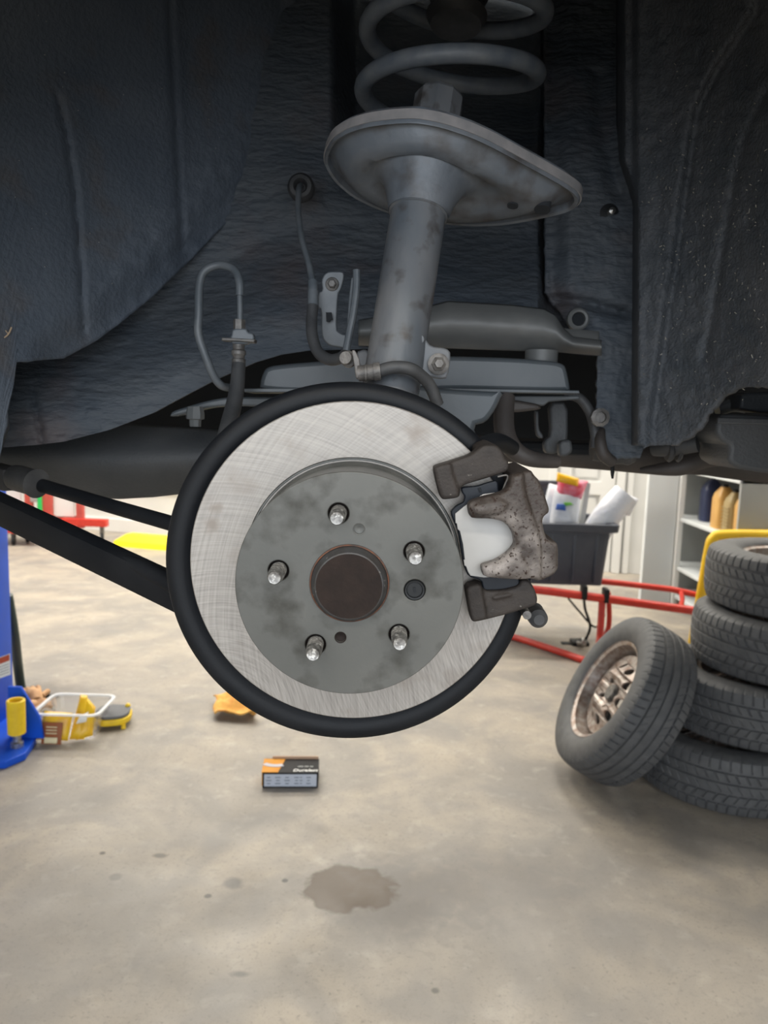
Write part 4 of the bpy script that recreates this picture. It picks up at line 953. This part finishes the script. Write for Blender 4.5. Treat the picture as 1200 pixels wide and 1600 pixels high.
h = thing('brake_hose', 'black rubber brake hose bending over the dust shield from crimped end fitting', 'hose', P(600, 580, .8))
MB().tube([P(592, 580, .722), P(615, 574, .718), P(640, 576, .720), P(658, 587, .73), P(672, 603, .74), P(684, 632, .75)], .0060, 14).build('hose', m_rubber, h)
MB().tube([P(560, 584, .724), P(594, 580, .722)], .0076, 12, smooth=1).tube([P(584, 581, .722), P(594, 580, .722)], .0085, 16, smooth=1).tube([P(570, 583, .722), P(573, 583, .722)], .0082, 16, smooth=1).build('crimped_end', m_dirty, h)
pplate([(549, 547), (555, 547), (563, 565), (561, 592), (556, 592), (553, 570)], .735, .006, .001, 1).build('retaining_clip', m_dirty, h)
MB().lathe([(.008, 0), (.008, .004), (.006, .006), (.006, .012), (0, .012)], 16, frame(P(546, 562, .745), V((-.3, -1, .1)))).build('banjo_bolt', m_dirty, h)
pplate([(556, 550), (570, 545), (580, 552), (590, 548), (596, 560), (580, 575), (560, 575)], .82, .02, .003, 1).build('hose_block', m_strut, h)
# ------------------------------------------------------------------ suspension arms and knuckle
a = thing('rear_lateral_arm', 'grey stamped steel arm passing behind the strut foot', 'suspension arm', P(650, 590, 1.0))
pplate([(404, 613), (407, 590), (415, 573), (450, 568), (560, 560), (700, 556), (800, 559), (868, 564), (884, 570), (888, 585), (892, 606), (892, 613), (700, 608), (650, 613)], 1.0, .05, .006, 2).build('arm_plate', m_arm, a)
pplate([(380, 607), (690, 606), (905, 610), (906, 615), (690, 612), (382, 613)], .985, .07, .001, 0).build('lower_flange', m_arm, a)
MB().lathe([(.022, -.02), (.022, .019)], 28, frame(P(845, 570, 1.04), V((0, 0, 1)))).build('bushing', m_rail, a)
a = thing('front_lateral_arm', 'curved grey arm with hanging bolt left of the brake disc', 'suspension arm', P(340, 630, 1.0))
pplate([(264, 652), (268, 643), (290, 636), (320, 627), (357, 620), (420, 620), (470, 622), (470, 640), (420, 636), (360, 634), (325, 637), (290, 647)], 1.02, .03, .003, 2).build('arm_plate', m_arm, a)
MB().lathe([(.010, .004), (.012, -.004), (.012, -.012), (.008, -.013), (.0075, -.022), (0, -.022)], 8, frame(P(305, 640, 1.0), V((0, 0, 1)))).build('hanging_bolt', m_rail, a, ang=20)
a = thing('tie_rod', 'thin black tie rod with rubber boot running to the brake disc from left', 'rod', P(30, 750, .95))
MB().tube([P(40, 751, .98), P(160, 787, .90), P(275, 820, .83), P(330, 836, .80)], .0085, 18, smooth=1).build('rod', m_armblk, a)
bd = (P(275, 820, .83) - P(40, 751, .98)).normalized()
MB().lathe([(.016, -.02), (.017, -.012), (.0165, .018), (.018, .024), (.0185, .027), (.010, .028)], 28, frame(P(38, 750, .97), bd)).build('rubber_boot', m_rubber, a)
MB().box((0, 0, 0), (.03, .03, .05), frame(P(4, 745, 1.0), bd), .006).build('bracket', m_rubber, a)
a = thing('trailing_arm', 'thick black arm crossing lower left towards the brake disc', 'suspension arm', P(0, 800, .9))
p0, p1 = P(-90, 752, .95), P(330, 952, .76); dv = (p1 - p0).normalized(); Lg = (p1 - p0).length
ma = frame((p0 + p1) / 2, dv, V((0, -.2, 1)))
MB().box((0, 0, 0), (.022, .036, Lg), ma, .008).build('arm_beam', m_armblk, a)
MB().tube([P(175, 868, .812), P(225, 889, .792), P(300, 930, .765)], [.004, .009, .010], 12, smooth=3).build('stamped_rib', m_armblk, a)
k = thing('steering_knuckle', 'grey cast knuckle behind the upper right of the dust shield', 'knuckle', P(720, 640, .85))
pplate([(640, 600), (700, 608), (792, 613), (785, 618), (775, 640), (760, 660), (740, 665), (750, 700), (690, 690), (640, 640)], .88, .05, .006, 1).build('casting', m_arm, k)
MB().tube([P(790, 620, .98), P(787, 650, .97), P(790, 680, .96), P(803, 703, .95), P(830, 717, .95), P(870, 722, .97)], [.012, .013, .013, .012, .010, .008], 14).build('curved_stay', m_pipe, k)
MB().tube([P(745, 700, .80), P(775, 690, .84), P(800, 700, .88)], [.009, .010, .009], 14).build('lug', m_armblk, k)
k = thing('rear_subframe', 'dark subframe pieces, bushings and brackets right of the brake disc', 'subframe', P(860, 660, 1.15))
pplate([(782, 618), (905, 618), (906, 624), (858, 628), (850, 634), (785, 630)], 1.05, .06, .002, 0).build('upper_bracket', m_arm, k)
pplate([(784, 628), (800, 624), (845, 632), (846, 640), (800, 645), (788, 640)], 1.03, .02, .004, 1).build('rusty_lug', m_pipe, k)
MB().tube([P(880, 616, 1.08), P(905, 622, 1.08), P(922, 645, 1.08), P(930, 680, 1.08), P(930, 700, 1.08)], .007, 12).build('stay_tube', m_rubber, k)
pplate([(858, 628), (888, 628), (888, 690), (880, 700), (868, 710), (852, 708), (850, 690), (862, 680)], 1.12, .02, .004, 1).build('bracket', m_under, k)
pplate([(874, 690), (893, 686), (896, 706), (884, 714), (874, 712)], 1.08, .02, .004, 1).build('small_bracket', m_under, k)
pplate([(836, 642), (842, 642), (842, 670), (850, 682), (846, 686), (838, 680)], 1.1, .012, .002, 1).build('stay_plate', m_under, k)
MB().lathe([(.018, 0), (.020, .01), (.020, .035), (.016, .04)], 24, frame(P(925, 700, 1.13), rt)).build('rubber_bushing', m_rubber, k)
MB().tube([P(939, 672, 1.08), P(938, 690, 1.07), P(943, 710, 1.07), P(957, 722, 1.08)], [.006, .008, .009, .008], 12).build('hanger_strap', m_pipe, k)
MB().lathe([(.016, -.02), (.020, -.01), (.020, .012), (.012, .022)], 24, frame(P(965, 704, 1.12), rt)).lathe([(.016, -.01), (.018, 0), (.014, .008)], 20, frame(P(982, 708, 1.12), rt)).build('rubber_bushing', m_rubber, k)
MB().box((0, 0, 0), (.20, .02, .05), frame(P(850, 700, 1.26), V((0, -1, 0))), .01).build('cross_tube', m_void, k)

# ------------------------------------------------------------------ hub frame: everything on the axle
inward = (rt * ((596 - 600) / FPX) + up * ((800 - 605) / FPX) + fw).normalized(); wv = -inward
RC = P(551, 883, .685); MH = frame(RC, wv, up); MHi = MH.inverted()
def hb(x, y, z=0):
    p = MHi @ isect(x, y, RC + wv * z, wv); return (p.x, p.y)
RO = thing('brake_rotor', 'ground silver brake disc with dark grey hat and five bare wheel studs', 'brake disc', m=MH)
MB().lathe([(.088, -.010), (.1440, -.010), (.1448, -.0092), (.1448, -.0008), (.1440, 0), (.0965, 0), (.0955, -.0010), (.088, -.0010)], 192).build('friction_ring', m_disc, RO, ang=25)
WH = .0715; RH = .0912
MB().lathe([(.0965, -.0012), (.0955, .0006), (.0945, .0006), (.0938, -.002), (.0930, -.002), (.0922, .006), (RH - .001, .009), (RH - .001, .052), (RH - .0022, .0525), (RH - .0022, .057), (RH, .0575), (RH, WH - .002)], 160, cap=False).build('hat_wall', M('hat_side', (.060, .063, .060), (.095, .097, .092), rough=.38, metal=.4, scale=30), RO, ang=25)
studpx = [(529, 802), (647, 862), (623.5, 991), (493, 1007), (435, 891.5)]
studs = [hb(x, y, WH) for x, y in studpx]; hc = hb(546, 912, WH)
plug = hb(648, 922, WH); th1 = hb(561, 827, WH); th2 = hb(532, 996, WH)
vs, fs = plate_mesh([circ(0, 0, RH + .0002, 160)] + [circ(x, y, .0084, 32) for x, y in studs] + [circ(hc[0], hc[1], .0318, 72), circ(plug[0], plug[1], .0087, 32), circ(th1[0], th1[1], .0040, 20), circ(th2[0], th2[1], .0040, 20)], WH - .006, WH, .0007, 1)
MB().add(vs, fs).build('hat_face', m_hat, RO, ang=40)
MB().lathe([(.084, WH - .012), (.084, WH - .008)], 64).build('hub_flange', m_hub, RO)
TH = Matrix.Translation((hc[0], hc[1], 0))
MB().lathe([(.0319, WH - .008), (.0319, WH - .0005), (.0309, WH + .0005), (.0306, WH - .004)], 72, TH, cap=False).build('rust_ring', m_rust, RO)
MB().lathe([(.0306, WH - .008), (.0306, WH + .001), (.0300, WH + .0030), (.0272, WH + .0085), (.0262, WH + .0090)], 72, TH, cap=False).build('hub_pilot', M('hub_pilot_paint', (.045, .046, .048), (.030, .026, .024), rough=.5, scale=80, c3=(.16, .15, .14), s3=260, t3=.70, w3=.03), RO, ang=25)
MB().lathe([(.0264, WH + .0088), (.0255, WH + .0086), (0, WH + .0084)], 72, TH).build('centre_hub', m_hub, RO, ang=25)
for x, y in studs:
    prof = [(.0058, WH - .006)]
    for q in range(11): prof += [(.0058, WH - .004 + q * .0017), (.0065, WH - .0032 + q * .0017)]
    prof += [(.0058, WH + .0165), (.0057, WH + .0185), (.0056, WH + .0225), (.0048, WH + .0240), (.0030, WH + .0236), (0, WH + .0238)]
    MB().lathe(prof, 24, Matrix.Translation((x, y, 0))).build('wheel_stud', m_stud, RO, ang=50)
p_ = MB().lathe([(.0085, WH - .006), (.0086, WH - .001), (.0078, WH + .0008), (.0066, WH + .0006), (.0060, WH - .0012), (0, WH - .0012)], 36, Matrix.Translation((plug[0], plug[1], 0))).build('access_plug', m_black, RO, ang=30)
MB().box((plug[0], plug[1], WH - .0010), (.0016, .0045, .0012), Matrix.Translation((plug[0], plug[1], 0)) @ Matrix.Rotation(.15, 4, 'Z') @ Matrix.Translation((-plug[0], -plug[1], 0))).build('slot_shade', m_void, p_)  # near-black bar paints the shade of the plug slot
for (x, y), mm in ((th1, m_hat), (th2, m_hub)):
    MB().lathe([(.0040, WH - .004), (.0040, WH - .002), (.0025, WH - .002), (.0015, WH - .0025), (0, WH - .0025)], 20, Matrix.Translation((x, y, 0)), cap=False).lathe([(.0040, WH), (.0047, WH + .0003), (.0049, WH)], 24, Matrix.Translation((x, y, 0)), cap=False).build('threaded_hole', mm, RO)
# dust shield
SH = thing('dust_shield', 'black pressed steel dust shield ringing the silver brake disc', 'dust shield', m=MH @ Matrix.Translation((-.0052, -.0082, 0)))
sa0, sa1 = math.radians(44), math.radians(348)
prof = [(.070, -.030), (.136, -.030), (.1445, -.026), (.1500, -.0215), (.1560, -.0195), (.1620, -.0200), (.1670, -.0230), (.1692, -.028), (.1698, -.034)]
MB().lathe(prof, 160, None, sa0, sa1).build('shield_plate', m_shield, SH, ang=50).modifiers.new('t', 'SOLIDIFY').thickness = .0015
ea = sa0 - .02
MB().box((.157, 0, -.027), (.020, .008, .012), Matrix.Rotation(sa0 - .01, 4, 'Z'), .003).build('folded_end', m_shield, SH)
# ------------------------------------------------------------------ caliper
CA = thing('brake_caliper', 'rough rusty cast iron brake caliper clamping the right side of the disc', 'brake caliper', m=MH)
def Z(pts): return [(650 + X / 4.705, 660 + Y / 4.705) for X, Y in pts]
def hplate(pts, z0, z1, bev=.002, k=1, mb=None, zr=None):
    lp = [hb(x, y, z1 if zr is None else zr) for x, y in Z(pts)]
    vs, fs = plate_mesh([rnd(lp, k) if k else lp], z0, z1, bev); mb = mb or MB(); return mb.add(vs, fs)
def cast(o, vox, it=3, disp=0):
    r = o.modifiers.new('cast', 'REMESH'); r.mode = 'VOXEL'; r.voxel_size = vox; r.use_smooth_shade = True
    s = o.modifiers.new('smooth', 'SMOOTH'); s.factor = .5; s.iterations = it
c = hplate([(385, 630), (392, 600), (420, 580), (500, 555), (600, 532), (650, 512), (690, 470), (702, 395), (760, 375), (800, 370), (805, 470), (830, 580), (870, 690), (905, 790), (925, 900), (935, 1020), (925, 1165), (860, 1155), (780, 1165), (640, 1158), (500, 1142), (484, 1085), (490, 1060), (600, 1028), (690, 965), (735, 905), (722, 830), (690, 775), (640, 732), (560, 714), (420, 712), (395, 690)], .018, .036, .0045, 1)
hplate([(700, 400), (760, 372), (850, 350), (880, 400), (905, 420), (935, 480), (960, 560), (992, 660), (940, 700), (935, 745), (958, 840), (978, 872), (1046, 888), (1053, 960), (1050, 1110), (915, 1175), (860, 1158), (800, 1150), (790, 900), (760, 700), (730, 560)], -.050, .030, .004, 1, c)
# flank between the front face and the bridge, sloping back
hplate([(560, 1060), (640, 1020), (720, 960), (790, 950), (860, 1100), (800, 1150), (620, 1150), (520, 1130)], .022, .038, .005, 1, c)
hplate([(410, 640), (430, 605), (520, 575), (640, 555), (700, 600), (650, 680), (560, 695), (430, 695)], .022, .040, .006, 1, c)
o = c.build('caliper_body', m_calip, CA); cast(o, .00105, 2)
# bracket (carrier)
c = hplate([(128, 345), (140, 325), (260, 287), (400, 242), (460, 192), (500, 165), (590, 165), (640, 210), (657, 270), (685, 290), (688, 345), (655, 372), (500, 420), (330, 470), (325, 545), (300, 560), (200, 572), (180, 555), (150, 450)], .004, .022, .003, 1)
hplate([(128, 345), (140, 325), (258, 290), (275, 380), (312, 480), (322, 545), (300, 560), (200, 572), (180, 555), (150, 450)], .006, .026, .003, 1, c)
hplate([(440, 200), (500, 160), (590, 162), (645, 210), (662, 290), (600, 380), (480, 330)], -.045, .018, .004, 1, c)
o = c.build('carrier_bracket', m_bracket, CA); cast(o, .0013, 2)
c = hplate([(362, 1215), (480, 1180), (500, 1240), (640, 1235), (760, 1205), (775, 1160), (830, 1160), (872, 1220), (900, 1300), (890, 1345), (850, 1362), (660, 1420), (520, 1455), (430, 1475), (405, 1460), (380, 1330)], .004, .020, .003, 1)
hplate([(362, 1215), (480, 1185), (500, 1290), (520, 1400), (524, 1452), (430, 1475), (405, 1460), (380, 1330)], .004, .025, .003, 1, c)
hplate([(740, 1230), (860, 1210), (895, 1300), (885, 1345), (780, 1370)], -.045, .018, .004, 1, c)
hplate([(560, 1275), (705, 1255), (712, 1280), (570, 1312)], .015, .0225, .002, 1, c)
o = c.build('carrier_bracket', m_bracket, CA); cast(o, .0013, 2)
# pad: black backing plate with ears, then pale shim
hplate([(255, 655), (300, 610), (350, 590), (360, 545), (340, 520), (330, 478), (450, 470), (520, 445), (600, 425), (608, 515), (700, 560), (740, 720), (760, 900), (740, 1100), (762, 1165), (760, 1205), (700, 1222), (640, 1235), (560, 1262), (520, 1265), (495, 1230), (480, 1160), (385, 1135), (352, 1062), (340, 1000), (310, 800), (280, 735), (262, 690)], .0095, .0155, .0012, 1).build('brake_pad_plate', m_clip, CA)
hplate([(330, 760), (360, 660), (460, 600), (680, 620), (740, 900), (680, 1090), (420, 1090), (350, 960)], .0006, .0095, .0005, 1).build('pad_lining', m_rubber, CA)
hplate([(288, 672), (350, 622), (420, 575), (495, 528), (580, 517), (640, 560), (710, 650), (745, 800), (745, 950), (700, 1080), (600, 1135), (500, 1142), (400, 1128), (382, 1100), (368, 1060), (355, 1052), (350, 1012), (358, 1008), (345, 900), (322, 800), (305, 785), (300, 745), (290, 740)], .0158, .0176, .0006, 0).build('pad_shim', m_shim, CA)
hplate([(455, 488), (470, 480), (480, 485), (482, 512), (466, 514), (462, 500)], .0150, .0168, .0004, 0).build('pad_notch_shade', m_void, CA)  # near-black plate paints the shade in the notch
MB().tube([(*hb(*Z([(600, 400)])[0], .018), .018), (*hb(*Z([(660, 388)])[0], .018), .018), (*hb(*Z([(675, 405)])[0], .018), .018), (*hb(*Z([(655, 455)])[0], .018), .018), (*hb(*Z([(638, 500)])[0], .018), .018)], .0008, 8, smooth=3).build('retaining_clip', m_dirty, CA)
hplate([(520, 380), (740, 350), (760, 520), (600, 530), (500, 470)], -.045, -.020, .003, 1).build('gap_fill_plate', m_clip, CA)  # added dark plate closes the upper gap against the bright background
hplate([(700, 1140), (850, 1140), (850, 1230), (700, 1240)], -.045, -.020, .003, 1).build('gap_fill_plate', m_clip, CA)  # added dark plate closing the lower gap likewise
pb_ = hb(838, 962, -.03)
MB().lathe([(.007, -.020), (.0095, -.012), (.0075, -.006), (.0092, 0), (.0088, .010), (.005, .014), (0, .014)], 28, Matrix.Translation((pb_[0], pb_[1], -.03))).build('slide_pin_boot', m_rubber, CA)
pc_ = hb(822, 958, -.01)
MB().tube([(pc_[0], pc_[1], -.03), (pc_[0] - .001, pc_[1] + .001, 0)], .004, 12, smooth=1).build('slide_pin', m_dirty, CA)
